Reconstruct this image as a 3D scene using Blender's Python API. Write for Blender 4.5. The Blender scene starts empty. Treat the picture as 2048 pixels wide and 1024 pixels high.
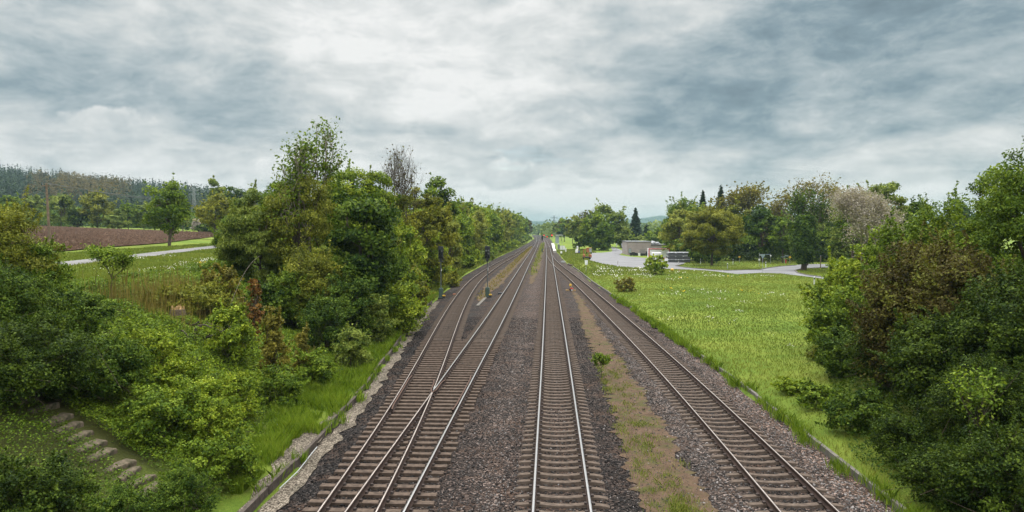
import bpy, bmesh, math, random
import numpy as np
from mathutils import Vector, Matrix

rng = np.random.default_rng(7)
random.seed(7)
SC = bpy.context.scene
COL = SC.collection

# ------------------------------------------------------------------ camera
F, XV, YV, CAMH = 1450.0, 1095.0, 459.0, 7.3
PITCH = math.atan(53 / F)
YAW = math.atan(71 * math.cos(PITCH) / F)
ca, sa, cp, sp = math.cos(YAW), math.sin(YAW), math.cos(PITCH), math.sin(PITCH)
FWD = np.array([-sa * cp, ca * cp, -sp]); RGT = np.array([ca, sa, 0.0]); UPV = np.array([-sa * sp, ca * sp, cp])
cam = bpy.data.cameras.new('camera'); camo = bpy.data.objects.new('camera', cam); COL.objects.link(camo)
camo.location = (0, 0, CAMH); camo.rotation_euler = (math.pi / 2 - PITCH, 0, YAW)
cam.sensor_width = 36; cam.lens = 36 * F / 2048; cam.clip_start = .3; cam.clip_end = 30000
SC.camera = camo


def ray(px, py):
    d = FWD * F + RGT * (px - 1024) + UPV * (512 - py)
    return d / d[1]                       # one metre of y per unit


def at_y(px, py, y):
    return np.array([0, 0, CAMH]) + ray(px, py) * y


def at_z(px, py, z):
    d = ray(px, py)
    return np.array([0, 0, CAMH]) + d * ((z - CAMH) / d[2])


# ------------------------------------------------------------------ terrain
def sstep(t):
    t = np.clip(t, 0, 1)
    return t * t * (3 - 2 * t)


TLy = [-60, 0, 19, 32, 53, 75, 123, 200, 300, 420, 600, 1000]
TLx = [-7.6, -7.6, -7.75, -8.4, -10.4, -12.0, -14.0, -13.6, -12.0, -11.0, -11, -22]
TRy = [-60, 0, 30, 42, 52, 76, 105, 134, 163, 254, 400, 600, 1000]
TRx = [9.5, 9.5, 9.5, 9.2, 8.8, 7.85, 6.4, 5.7, 4.4, 3.1, 3.1, 2.5, -8]
def soften(ys, xs):
    yy = np.arange(-60.0, 1001.0, 1.0); xx = np.interp(yy, ys, xs)
    for w_ in (7, 7): xx = np.convolve(np.pad(xx, w_, 'edge'), np.ones(2 * w_ + 1) / (2 * w_ + 1), 'valid')
    return yy, xx


TLy, TLx = soften(TLy, TLx); TRy, TRx = soften(TRy, TRx)
RGL = [-3, -1, -.755, -.48, -.35, -.2, -.08, 3]
RGA = [56, 58, 51, 29, 15, 4, 0, 0]


def fbm(x, y, s, seed=0):
    r = np.random.default_rng(seed)
    o = 0
    for k in range(7):
        a = r.uniform(0, 6.28); f = s * r.uniform(.6, 2.2); ph = r.uniform(0, 6.28)
        o = o + np.sin((x * math.cos(a) + y * math.sin(a)) * f + ph + 1.3 * np.sin((y * math.cos(a) - x * math.sin(a)) * f * .7 + ph * 2))
    return o / 7


def zt(x, y):
    x = np.asarray(x, float); y = np.asarray(y, float)
    tl = np.interp(y, TLy, TLx); tr = np.interp(y, TRy, TRx)
    z = np.full(np.broadcast(x, y).shape, -.55)
    u = tl - x
    shelf = np.interp(y, [0, 40, 75, 120, 400], [.7, 1.2, 2.5, 4, 4])
    hb = np.interp(y, [0, 140, 300], [4.25, 4.25, 3.2])
    v = -22 - x
    zl = -.25 + hb * sstep((u - shelf) / 13) + .02 * np.clip(v, 0, 35) + .04 * np.clip(v - 35, 0, 100) + .012 * np.clip(v - 135, 0, 600)
    zl = zl + .22 * fbm(x, y, .35, 3) * sstep((u - 1) / 4) * sstep((30 + x + 22) / 30)
    z = np.where(u > 0, zl, z)
    w = x - tr
    zr = -.25 + .25 * sstep(w / 9) + 3.6 * sstep((w - .8) / 9) * (1 - sstep((y - 17) / 27))
    zr = zr + .16 * fbm(x, y, .28, 5) * sstep((w - 1) / 5) * (1 - sstep((w - 24) / 8)) * (1 - sstep((y - 88) / 20))
    z = np.where(w > 0, zr, z)
    yy = np.maximum(y, 1)
    hill = np.interp(x / yy, RGL, RGA) * sstep((y - 330) / 560) * (1 - .9 * sstep((y - 1000) / 900))
    return z + hill


def hit(px, py):
    d = ray(px, py)
    t = np.concatenate([np.arange(8, 80, .1), np.arange(80, 700, .5)])
    X = d[0] * t; Z = CAMH + d[2] * t
    below = Z <= zt(X, t)
    i = int(np.argmax(below)) if below.any() else len(t) - 1
    return np.array([X[i], t[i], float(zt(X[i], t[i]))])


# ------------------------------------------------------------------ materials
def new_mat(name):
    m = bpy.data.materials.new(name); m.use_nodes = True
    m.node_tree.nodes.clear()
    return m


class NT:
    def __init__(s, tree): s.t = tree
    def n(s, kind, **kw):
        nd = s.t.nodes.new(kind)
        for k, v in kw.items():
            if k.startswith('i_'):
                key = k[2:]
                key = int(key) if key.isdigit() else key.replace('_', ' ')
                if hasattr(v, 'is_output') or isinstance(v, bpy.types.NodeSocket): s.t.links.new(v, nd.inputs[key])
                else: nd.inputs[key].default_value = v
            else: setattr(nd, k, v)
        return nd
    def m(s, op, a, b=None, c=None, clamp=False):
        nd = s.t.nodes.new('ShaderNodeMath'); nd.operation = op; nd.use_clamp = clamp
        for i, v in enumerate((a, b, c)):
            if v is None: continue
            if isinstance(v, bpy.types.NodeSocket): s.t.links.new(v, nd.inputs[i])
            else: nd.inputs[i].default_value = v
        return nd.outputs[0]
    def ramp(s, fac, stops, interp='LINEAR'):
        nd = s.t.nodes.new('ShaderNodeValToRGB'); nd.color_ramp.interpolation = interp
        e = nd.color_ramp.elements
        while len(e) < len(stops): e.new(.5)
        for el, (p, c) in zip(e, stops):
            el.position = p; el.color = (*c, 1) if len(c) == 3 else c
        s.t.links.new(fac, nd.inputs[0])
        return nd.outputs[0]
    def mix(s, f, a, b, mode='MIX'):
        nd = s.t.nodes.new('ShaderNodeMix'); nd.data_type = 'RGBA'; nd.blend_type = mode
        for i, v in ((0, f), (6, a), (7, b)):
            if isinstance(v, bpy.types.NodeSocket): s.t.links.new(v, nd.inputs[i])
            else: nd.inputs[i].default_value = v if i == 0 else (*v, 1)
        return nd.outputs[2]
    def noise(s, vec, scale, detail=4, rough=.55, dist=0):
        nd = s.t.nodes.new('ShaderNodeTexNoise')
        nd.inputs['Scale'].default_value = scale; nd.inputs['Detail'].default_value = detail
        nd.inputs['Roughness'].default_value = rough; nd.inputs['Distortion'].default_value = dist
        if vec is not None: s.t.links.new(vec, nd.inputs['Vector'])
        return nd.outputs['Fac']
    def pos(s): return s.n('ShaderNodeNewGeometry').outputs['Position']
    def out(s, sh, disp=None):
        o = s.t.nodes.new('ShaderNodeOutputMaterial'); s.t.links.new(sh, o.inputs['Surface'])


def bsdf(nt, col, rough=.8, spec=.3, metal=0, bump=None, bstr=.5, bdist=.05):
    nd = nt.n('ShaderNodeBsdfPrincipled')
    for k, v in (('Base Color', col), ('Roughness', rough), ('Specular IOR Level', spec), ('Metallic', metal)):
        if isinstance(v, bpy.types.NodeSocket): nt.t.links.new(v, nd.inputs[k])
        else: nd.inputs[k].default_value = (*v, 1) if isinstance(v, tuple) else v
    if bump is not None:
        b = nt.n('ShaderNodeBump'); b.inputs['Strength'].default_value = bstr; b.inputs['Distance'].default_value = bdist
        nt.t.links.new(bump, b.inputs['Height']); nt.t.links.new(b.outputs[0], nd.inputs['Normal'])
    return nd.outputs[0]


def plain(name, col, rough=.7, spec=.3, metal=0, var=.25, scale=6.0, col2=None):
    m = new_mat(name); nt = NT(m.node_tree)
    tc = nt.n('ShaderNodeTexCoord').outputs['Object']
    f = nt.noise(tc, scale, 6, .65)
    c2 = col2 or tuple(c * (1 - var) for c in col)
    c1 = tuple(min(1, c * (1 + var * .6)) for c in col)
    c = nt.ramp(f, [(.33, c2), (.67, c1)])
    nt.out(bsdf(nt, c, rough, spec, metal))
    return m


def leaf_mat(name, a, b, c, trans=.28, rough=.6, k=1.0):
    m = new_mat(name); nt = NT(m.node_tree)
    at = nt.n('ShaderNodeAttribute', attribute_name='tint').outputs['Fac']
    a, b, c = [tuple(v * k * g for v, g in zip(q, (1.15, 1.10, .72) if name[:4] == 'leaf' else (1, 1, 1))) for q in (a, b, c)]
    col = nt.ramp(at, [(.1, a), (.5, b), (.92, c)])
    p = bsdf(nt, col, rough, .08)
    tcol = nt.mix(1.0, col, (1.15, 1.1, .55), 'MULTIPLY')
    t = nt.n('ShaderNodeBsdfTranslucent'); nt.t.links.new(tcol, t.inputs['Color'])
    mx = nt.n('ShaderNodeMixShader'); mx.inputs[0].default_value = trans
    nt.t.links.new(p, mx.inputs[1]); nt.t.links.new(t.outputs[0], mx.inputs[2])
    nt.out(mx.outputs[0])
    return m


K = 1.0
LEAF = dict(
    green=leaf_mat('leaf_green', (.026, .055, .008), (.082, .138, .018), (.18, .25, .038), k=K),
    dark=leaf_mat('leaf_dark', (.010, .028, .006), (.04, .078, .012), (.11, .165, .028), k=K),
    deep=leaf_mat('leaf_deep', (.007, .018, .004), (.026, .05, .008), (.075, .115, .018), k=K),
    lime=leaf_mat('leaf_lime', (.04, .075, .008), (.125, .19, .02), (.26, .32, .045), k=K),
    olive=leaf_mat('leaf_olive', (.04, .056, .010), (.118, .14, .024), (.22, .235, .048), k=K),
    gold=leaf_mat('leaf_gold', (.05, .065, .010), (.135, .15, .024), (.24, .25, .05), k=K),
    ochre=leaf_mat('leaf_ochre', (.05, .052, .012), (.12, .115, .026), (.21, .19, .05), k=K),
    copper=leaf_mat('leaf_copper', (.024, .022, .009), (.06, .05, .018), (.115, .13, .03), k=K),
    rust=leaf_mat('leaf_rust', (.055, .03, .012), (.125, .062, .027), (.21, .125, .05), k=K),
    umber=leaf_mat('leaf_umber', (.03, .026, .010), (.07, .055, .02), (.12, .095, .035), k=K),
    verge=leaf_mat('leaf_verge', (.05, .10, .012), (.115, .19, .022), (.20, .27, .05), k=K),
    sage=leaf_mat('leaf_sage', (.04, .072, .018), (.115, .158, .038), (.21, .26, .078), k=K),
    pale=leaf_mat('twig_pale', (.17, .15, .125), (.29, .26, .225), (.40, .365, .32), k=K),
    willow=leaf_mat('leaf_willow', (.09, .115, .022), (.17, .20, .045), (.27, .29, .08), k=K),
    spruce=leaf_mat('leaf_spruce', (.006, .014, .009), (.014, .030, .018), (.035, .06, .03), trans=.12, k=K),
    grass=leaf_mat('leaf_grass', (.058, .090, .022), (.122, .163, .042), (.20, .215, .08), k=K),
    dry=leaf_mat('leaf_dry', (.09, .075, .03), (.15, .13, .055), (.23, .20, .095), k=K),
    flower=leaf_mat('flower_white', (.5, .5, .45), (.65, .65, .6), (.8, .8, .78), k=1),
    buttercup=leaf_mat('flower_yellow', (.6, .4, .02), (.7, .5, .03), (.8, .6, .05), k=1),
)


def bark_mat(name, a, b):
    m = new_mat(name); nt = NT(m.node_tree)
    tc = nt.n('ShaderNodeTexCoord').outputs['Object']
    mp = nt.n('ShaderNodeMapping'); mp.inputs['Scale'].default_value = (9, 9, 2)
    nt.t.links.new(tc, mp.inputs[0])
    f = nt.noise(mp.outputs[0], 2.0, 8, .7)
    nt.out(bsdf(nt, nt.ramp(f, [(.3, a), (.7, b)]), .9, .15, bump=f, bstr=.8))
    return m


BARK = bark_mat('bark', (.045, .034, .024), (.13, .10, .075))
BARKP = bark_mat('bark_pale', (.16, .13, .10), (.34, .30, .24))
BARKG = bark_mat('bark_grey', (.14, .115, .095), (.27, .23, .19))


def ground_mat():
    m = new_mat('meadow_grass'); nt = NT(m.node_tree)
    p = nt.pos()
    big = nt.noise(p, .09, 5, .6); mid = nt.noise(p, .9, 6, .6); fine = nt.noise(p, 14, 5, .7)
    s = nt.m('ADD', nt.m('MULTIPLY', big, .5), nt.m('ADD', nt.m('MULTIPLY', mid, .25), nt.m('MULTIPLY', fine, .25)))
    c = nt.ramp(s, [(.34, (.05, .09, .012)), (.46, (.10, .155, .018)), (.56, (.16, .20, .028)), (.68, (.22, .21, .06))])
    brown = nt.ramp(nt.noise(p, .35, 6, .65), [(.60, (0, 0, 0)), (.72, (1, 1, 1))])
    c = nt.mix(nt.m('MULTIPLY', brown, .35), c, (.16, .12, .05))
    sx = nt.n('ShaderNodeSeparateXYZ'); nt.t.links.new(p, sx.inputs[0])
    xw = nt.m('ADD', sx.outputs[0], nt.m('MULTIPLY', nt.m('SUBTRACT', mid, .5), 3.0))
    def win(v, a, b, e): return nt.m('MULTIPLY', nt.m('DIVIDE', nt.m('SUBTRACT', v, a), e, clamp=True), nt.m('DIVIDE', nt.m('SUBTRACT', b, v), e, clamp=True))
    soil = nt.m('MULTIPLY', win(xw, -23, -10.2, 2.0), win(sx.outputs[1], -60, 66, 6.0))
    soil = nt.m('ADD', soil, nt.m('MULTIPLY', win(xw, 12.5, 40, 2.0), win(sx.outputs[1], -60, 38, 6.0)), clamp=True)
    c = nt.mix(nt.m('MULTIPLY', soil, .8), c, (.032, .027, .012))
    nt.out(bsdf(nt, c, .95, .1, bump=fine, bstr=.9, bdist=.15))
    return m


def ballast_mat():
    m = new_mat('ballast_stone'); nt = NT(m.node_tree)
    p = nt.pos()
    sx = nt.n('ShaderNodeSeparateXYZ'); nt.t.links.new(p, sx.inputs[0])
    vo = nt.n('ShaderNodeTexVoronoi', feature='F1'); vo.inputs['Scale'].default_value = 17
    nt.t.links.new(p, vo.inputs['Vector'])
    sep = nt.n('ShaderNodeSeparateColor'); nt.t.links.new(vo.outputs['Color'], sep.inputs[0])
    rnd = sep.outputs[0]
    stone = nt.ramp(rnd, [(.0, (.004, .0032, .003)), (.45, (.0158, .0128, .0110)), (.8, (.042, .0345, .0295)), (1, (.145, .13, .12))])
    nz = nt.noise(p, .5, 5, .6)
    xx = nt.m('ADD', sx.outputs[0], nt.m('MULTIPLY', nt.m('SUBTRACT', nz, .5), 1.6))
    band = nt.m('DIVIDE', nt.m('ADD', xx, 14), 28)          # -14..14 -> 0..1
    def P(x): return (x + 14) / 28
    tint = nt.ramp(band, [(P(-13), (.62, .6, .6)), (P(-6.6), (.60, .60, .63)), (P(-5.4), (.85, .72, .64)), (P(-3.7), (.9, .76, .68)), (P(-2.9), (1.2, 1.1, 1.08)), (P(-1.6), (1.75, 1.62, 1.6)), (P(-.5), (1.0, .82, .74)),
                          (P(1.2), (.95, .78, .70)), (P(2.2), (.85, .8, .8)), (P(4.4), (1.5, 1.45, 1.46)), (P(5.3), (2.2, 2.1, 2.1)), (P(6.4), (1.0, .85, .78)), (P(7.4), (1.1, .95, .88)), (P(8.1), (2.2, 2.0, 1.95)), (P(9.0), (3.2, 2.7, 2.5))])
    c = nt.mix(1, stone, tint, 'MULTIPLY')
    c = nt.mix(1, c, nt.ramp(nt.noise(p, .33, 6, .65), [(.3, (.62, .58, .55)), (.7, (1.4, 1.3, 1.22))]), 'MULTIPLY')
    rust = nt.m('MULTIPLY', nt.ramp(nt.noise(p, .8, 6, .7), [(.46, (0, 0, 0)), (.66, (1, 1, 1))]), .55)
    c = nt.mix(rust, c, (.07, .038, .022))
    ds = nt.m('SUBTRACT', 1, nt.m('MULTIPLY', vo.outputs['Distance'], 1.4))
    nt.out(bsdf(nt, c, .9, .2, bump=ds, bstr=1.0, bdist=.06))
    return m


def dirt_mat(name, a, b, g=None, scale=3.0):
    m = new_mat(name); nt = NT(m.node_tree); p = nt.pos()
    f = nt.noise(p, scale, 8, .7)
    f2 = nt.noise(p, 22, 5, .7)
    c = nt.ramp(nt.m('ADD', nt.m('MULTIPLY', f, .6), nt.m('MULTIPLY', f2, .4)), [(.36, a), (.62, b)])
    if g:
        k = nt.ramp(nt.noise(p, 1.4, 7, .7), [(.48, (0, 0, 0)), (.62, (1, 1, 1))])
        c = nt.mix(nt.m('MULTIPLY', k, .75), c, g)
    nt.out(bsdf(nt, c, .95, .1, bump=f2, bstr=.7, bdist=.05))
    return m


def asphalt_mat(name, a, b):
    m = new_mat(name); nt = NT(m.node_tree); p = nt.pos()
    f = nt.noise(p, .25, 7, .6); f2 = nt.noise(p, 30, 3, .6)
    c = nt.ramp(nt.m('ADD', nt.m('MULTIPLY', f, .75), nt.m('MULTIPLY', f2, .25)), [(.36, a), (.64, b)])
    nt.out(bsdf(nt, c, .85, .25, bump=f2, bstr=.2, bdist=.02))
    return m


def pale_gravel_mat():
    m = new_mat('pale_gravel'); nt = NT(m.node_tree); p = nt.pos()
    vo = nt.n('ShaderNodeTexVoronoi', feature='F1'); vo.inputs['Scale'].default_value = 24; nt.t.links.new(p, vo.inputs['Vector'])
    sep = nt.n('ShaderNodeSeparateColor'); nt.t.links.new(vo.outputs['Color'], sep.inputs[0])
    c = nt.ramp(sep.outputs[0], [(0, (.035, .028, .022)), (.5, (.10, .085, .068)), (1, (.27, .24, .2))])
    c = nt.mix(1, c, nt.ramp(nt.noise(p, .9, 6, .65), [(.3, (.55, .55, .5)), (.7, (1.25, 1.2, 1.15))]), 'MULTIPLY')
    nt.out(bsdf(nt, c, .95, .1, bump=vo.outputs['Distance'], bstr=.8, bdist=.04)); return m


def soil_mat():
    m = new_mat('ploughed_soil'); nt = NT(m.node_tree); p = nt.pos()
    f = nt.noise(p, 1.1, 8, .75); f2 = nt.noise(p, 5, 5, .7)
    c = nt.ramp(nt.m('ADD', nt.m('MULTIPLY', f, .6), nt.m('MULTIPLY', f2, .4)), [(.36, (.02, .012, .008)), (.5, (.072, .045, .031)), (.64, (.165, .112, .082))])
    nt.out(bsdf(nt, c, 1.0, 0.0, bump=f2, bstr=1.0, bdist=.3))
    return m


def brick_wall_mat():
    m = new_mat('pale_block_wall'); nt = NT(m.node_tree)
    tc = nt.n('ShaderNodeTexCoord').outputs['Object']
    mp = nt.n('ShaderNodeMapping'); mp.inputs['Rotation'].default_value = (math.pi / 2, 0, 0); nt.t.links.new(tc, mp.inputs[0])
    b = nt.n('ShaderNodeTexBrick'); nt.t.links.new(mp.outputs[0], b.inputs['Vector'])
    b.inputs['Scale'].default_value = 1; b.inputs['Brick Width'].default_value = .5; b.inputs['Row Height'].default_value = .25; b.inputs['Mortar Size'].default_value = .02
    b.inputs['Color1'].default_value = (.33, .27, .25, 1); b.inputs['Color2'].default_value = (.27, .225, .21, 1); b.inputs['Mortar'].default_value = (.33, .30, .285, 1)
    f = nt.noise(tc, .6, 6, .6)
    c = nt.mix(.5, b.outputs[0], nt.ramp(f, [(.3, (.24, .2, .185)), (.7, (.36, .31, .29))]))
    nt.out(bsdf(nt, c, .9, .2))
    return m


def emis_mat(name, col, s):
    m = new_mat(name); nt = NT(m.node_tree)
    e = nt.n('ShaderNodeEmission'); e.inputs[0].default_value = (*col, 1); e.inputs[1].default_value = s
    nt.out(e.outputs[0]); return m


M = dict(
    ground=ground_mat(), ballast=ballast_mat(), dirt=dirt_mat('track_dirt', (.045, .029, .018), (.11, .072, .047), (.05, .056, .015)),
    gravelpale=pale_gravel_mat(),
    road=asphalt_mat('worn_asphalt', (.11, .11, .115), (.175, .175, .178)), lane=asphalt_mat('lane_gravel', (.105, .10, .097), (.165, .16, .157)),
    soil=soil_mat(), brick=brick_wall_mat(),
    steel=plain('polished_rail_top', (.55, .53, .52), .28, .5, 1, .1), steelb=plain('dull_rail_top', (.50, .44, .40), .35, .5, .9, .3, 2),
    railside=plain('rusty_rail_side', (.042, .026, .02), .85, .2, 0, .4, 5), rust=plain('rust', (.085, .045, .03), .85, .2, 0, .45, 7),
    sleeper=plain('concrete_sleeper', (.092, .07, .055), .9, .1, 0, .5, 5), bearer=plain('weathered_bearer', (.082, .060, .046), .9, .1, 0, .5, 5),
    clip=plain('dark_clip', (.035, .024, .02), .8, .3), timber=plain('grey_timber', (.07, .057, .047), .9, .15, 0, .5, 8),
    wood=plain('pole_wood', (.17, .125, .09), .9, .15, 0, .45, 4), freshwood=plain('torn_wood', (.38, .25, .12), .9, .15, 0, .4, 9),
    concrete=plain('pale_concrete', (.115, .105, .09), .9, .2, 0, .25, 4), stone=plain('mossy_stone', (.115, .088, .066), .95, .1, 0, .65, 5, (.03, .034, .016)),
    black=plain('black_paint', (.022, .024, .027), .5, .4), cabinet=plain('green_grey_cabinet', (.045, .075, .06), .6, .35, 0, .25),
    mast=plain('grey_mast', (.075, .085, .085), .6, .4), grey=plain('light_grey_metal', (.27, .285, .285), .5, .4, 0, .15), dgrey=plain('dark_grey_metal', (.13, .135, .14), .6, .4),
    white=plain('white_paint', (.6, .6, .59), .5, .4, 0, .06), offwhite=plain('off_white_panel', (.72, .72, .71), .5, .4, 0, .12),
    red=plain('red_paint', (.45, .04, .03), .5, .4), orange=plain('orange_paint', (.30, .105, .045), .6, .35, 0, .35, 3), yellow=plain('yellow_paint', (.55, .33, .03), .5, .4, 0, .1),
    blue=plain('blue_paint', (.04, .08, .30), .5, .4), signback=plain('blue_grey_metal', (.17, .22, .24), .5, .4, 0, .15), rubber=plain('rubber', (.02, .02, .021), .8, .3),
    glass=plain('milky_glass', (.28, .32, .33), .15, .6, 0, .1), redlamp=emis_mat('red_signal_lamp', (1, .04, .03), 1.6), whitepl=plain('white_plate', (.8, .81, .82), .5, .4, 0, .03),
    sheeting=plain('white_sheeting', (.42, .435, .44), .45, .4, 0, .2, 2), tar=plain('tar_roof', (.09, .085, .08), .9, .2), digit=plain('sign_digits', (.12, .16, .22), .6, .3),
    slab=plain('platform_concrete', (.36, .345, .32), .9, .1, 0, .15, 3),
    hills=dirt_mat('far_forest', (.014, .03, .012), (.03, .055, .02), scale=.02), lens=plain('signal_glass', (.05, .055, .06), .15, .6),
)


# ------------------------------------------------------------------ object helpers
def props(o, label=None, cat=None, group=None, kind=None):
    if label: o['label'] = label
    if cat: o['category'] = cat
    if group: o['group'] = group
    if kind: o['kind'] = kind
    return o


def link(name, me, parent=None):
    o = bpy.data.objects.new(name, me); COL.objects.link(o)
    if parent is not None: o.parent = parent
    return o


def thing(name, label, cat, loc, rz=0, group=None):
    o = bpy.data.objects.new(name, None); COL.objects.link(o)
    o.location = tuple(float(v) for v in loc); o.rotation_euler = (0, 0, rz); o.empty_display_size = .2
    return props(o, label, cat, group)


def np_mesh(name, V, Fc, mats, midx=None, tint=None, smooth=False):
    """V (n,3); Fc (m,k) of equal k, or list of lists."""
    me = bpy.data.meshes.new(name)
    V = np.ascontiguousarray(V, np.float32)
    if isinstance(Fc, np.ndarray):
        m_, k_ = Fc.shape
        me.vertices.add(len(V)); me.vertices.foreach_set('co', V.ravel())
        me.loops.add(m_ * k_); me.loops.foreach_set('vertex_index', np.ascontiguousarray(Fc, np.int32).ravel())
        me.polygons.add(m_); me.polygons.foreach_set('loop_start', np.arange(0, m_ * k_, k_, dtype=np.int32))
        me.update(calc_edges=True)
    else:
        me.from_pydata(V.tolist(), [], Fc)
    for m in (mats if isinstance(mats, (list, tuple)) else [mats]): me.materials.append(m)
    if midx is not None: me.polygons.foreach_set('material_index', np.asarray(midx, np.int32))
    if tint is not None:
        a = me.attributes.new('tint', 'FLOAT', 'FACE'); a.data.foreach_set('value', np.asarray(tint, np.float32))
    if smooth: me.polygons.foreach_set('use_smooth', np.ones(len(me.polygons), bool))
    me.update()
    return me


class MB:
    def __init__(s): s.V = []; s.F = []; s.I = []
    def add(s, V, Fc, mi=0):
        b = len(s.V); s.V += [tuple(map(float, v)) for v in V]; s.F += [[b + i for i in f] for f in Fc]; s.I += [mi] * len(Fc)
        return s
    def box(s, c, d, mi=0, rz=0, bev=0, taper=1, tilt=None):
        x, y, z = [v / 2 for v in d]
        b = min(bev, x * .45, y * .45)
        prof = [(-x + b, -y), (x - b, -y), (x, -y + b), (x, y - b), (x - b, y), (-x + b, y), (-x, y - b), (-x, -y + b)] if b > 0 else [(-x, -y), (x, -y), (x, y), (-x, y)]
        n = len(prof); R = Matrix.Rotation(rz, 3, 'Z')
        if tilt is not None: R = R @ Matrix.Rotation(tilt[1], 3, tilt[0])
        bz = min(b, z * .45)
        lev = [(-z, 1), (z - bz, 1 if taper == 1 else taper), (z, taper * (1 - (bz / max(x, y) if bz else 0)))] if bz else [(-z, 1), (z, taper)]
        V = [Vector(c) + R @ Vector((px * k, py * k, h)) for h, k in lev for px, py in prof]
        Fc = [[l * n + i, l * n + (i + 1) % n, (l + 1) * n + (i + 1) % n, (l + 1) * n + i] for l in range(len(lev) - 1) for i in range(n)]
        Fc += [list(range(n))[::-1], [(len(lev) - 1) * n + i for i in range(n)]]
        return s.add(V, Fc, mi)
    def cyl(s, p0, p1, r0, r1=None, n=10, mi=0):
        r1 = r0 if r1 is None else r1
        p0, p1 = Vector(p0), Vector(p1); d = (p1 - p0).normalized()
        a = d.orthogonal().normalized(); b = d.cross(a)
        V = [p + (a * math.cos(t) + b * math.sin(t)) * r for p, r in ((p0, r0), (p1, r1)) for t in [6.28318 * i / n for i in range(n)]]
        Fc = [[i, (i + 1) % n, n + (i + 1) % n, n + i] for i in range(n)] + [list(range(n))[::-1], [n + i for i in range(n)]]
        return s.add(V, Fc, mi)
    def wheel(s, c, r, w, mi=0, ax='X'):
        d = Vector((w / 2, 0, 0)) if ax == 'X' else Vector((0, w / 2, 0))
        return s.cyl(Vector(c) - d, Vector(c) + d, r, r, 16, mi)
    def ball(s, c, r, mi=0, sz=1, n=8):
        V = []; Fc = []
        for j in range(n // 2 + 1):
            ph = math.pi * j / (n // 2)
            for i in range(n): V.append((c[0] + r * math.sin(ph) * math.cos(6.28318 * i / n), c[1] + r * math.sin(ph) * math.sin(6.28318 * i / n), c[2] + r * sz * math.cos(ph)))
        for j in range(n // 2):
            for i in range(n): Fc.append([j * n + i, (j + 1) * n + i, (j + 1) * n + (i + 1) % n, j * n + (i + 1) % n])
        return s.add(V, Fc, mi)
    def prism(s, poly, y0, y1, mi=0):       # poly in x,z
        n = len(poly)
        V = [(p[0], y0, p[1]) for p in poly] + [(p[0], y1, p[1]) for p in poly]
        Fc = [[i, (i + 1) % n, n + (i + 1) % n, n + i] for i in range(n)] + [list(range(n))[::-1], [n + i for i in range(n)]]
        return s.add(V, Fc, mi)
    def build(s, name, mats, parent=None):
        me = bpy.data.meshes.new(name); me.from_pydata(s.V, [], s.F)
        for m in (mats if isinstance(mats, (list, tuple)) else [mats]): me.materials.append(m)
        me.polygons.foreach_set('material_index', s.I)
        bm = bmesh.new(); bm.from_mesh(me); bmesh.ops.recalc_face_normals(bm, faces=bm.faces); bm.to_mesh(me); bm.free()
        me.update()
        return link(name, me, parent)


# ------------------------------------------------------------------ foliage
def unit(v): return v / np.maximum(np.linalg.norm(v, axis=-1, keepdims=True), 1e-9)


def leaf_quads(P, N, L, asp=.62, along=None, fold=.12, r=None):
    r = r or rng
    n = len(P)
    a = r.normal(size=(n, 3)) if along is None else along + r.normal(size=(n, 3)) * .35
    u = unit(a - N * np.sum(a * N, 1, keepdims=True)); w = np.cross(N, u)
    L = L[:, None]; W = L * asp
    V = np.stack([P - u * L / 2, P + w * W / 2 - N * L * fold + u * L * .08, P + u * L / 2, P - w * W / 2 - N * L * fold + u * L * .08], 1).reshape(-1, 3)
    return V, np.arange(4 * n).reshape(n, 4)


def lobes(r, D, k=9):
    o = np.zeros(len(D))
    for _ in range(k):
        a = unit(r.normal(size=3)); o += np.maximum(0, D @ a) ** 4 * r.uniform(-.6, 1.0)
    return o


def crown_cloud(r, c, rad, n, nclump, cr, shell=.55, lump=.22, low=-1.0):
    D = unit(r.normal(size=(nclump * 3, 3))); D = D[D[:, 2] > low][:nclump]
    q = shell + (1 - shell) * r.random(len(D)) ** .6
    q *= 1 + lump * lobes(r, D)
    C = np.array(c) + D * q[:, None] * np.array(rad)
    cs = cr * r.uniform(.65, 1.35, len(C))
    ti = r.normal(size=len(C)) * .17
    wts = cs ** 2; idx = r.choice(len(C), n, p=wts / wts.sum())
    off = r.normal(size=(n, 3)); off = unit(off) * (r.random((n, 1)) ** .45)
    off[:, 2] *= .6
    P = C[idx] + off * cs[idx, None]
    O = unit((P - np.array(c)) / np.array(rad) ** 2 * max(rad) + off * .8)
    N = unit(O * .75 + r.normal(size=(n, 3)) * .55 + np.array([0, 0, .35]))
    T = .48 + ti[idx] + r.normal(size=n) * .2
    return P, N, T, C


def tubes(segs, sides=5):
    S = np.array(segs, float)               # p0(3) p1(3) r0 r1
    p0, p1 = S[:, :3], S[:, 3:6]; d = unit(p1 - p0)
    a = unit(np.cross(d, np.where(np.abs(d[:, 2:]) > .9, np.array([[1., 0, 0]]), np.array([[0, 0, 1.]])))); b = np.cross(d, a)
    th = np.arange(sides) * 2 * math.pi / sides
    ring = a[:, None] * np.cos(th)[None, :, None] + b[:, None] * np.sin(th)[None, :, None]
    V = np.concatenate([p0[:, None] + ring * S[:, 6, None, None], p1[:, None] + ring * S[:, 7, None, None]], 1).reshape(-1, 3)
    base = (np.arange(len(S)) * 2 * sides)[:, None, None]; i = np.arange(sides)
    Fq = np.stack([i, (i + 1) % sides, sides + (i + 1) % sides, sides + i], 1)[None]
    return V, (base + Fq).reshape(-1, 4)


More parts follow.
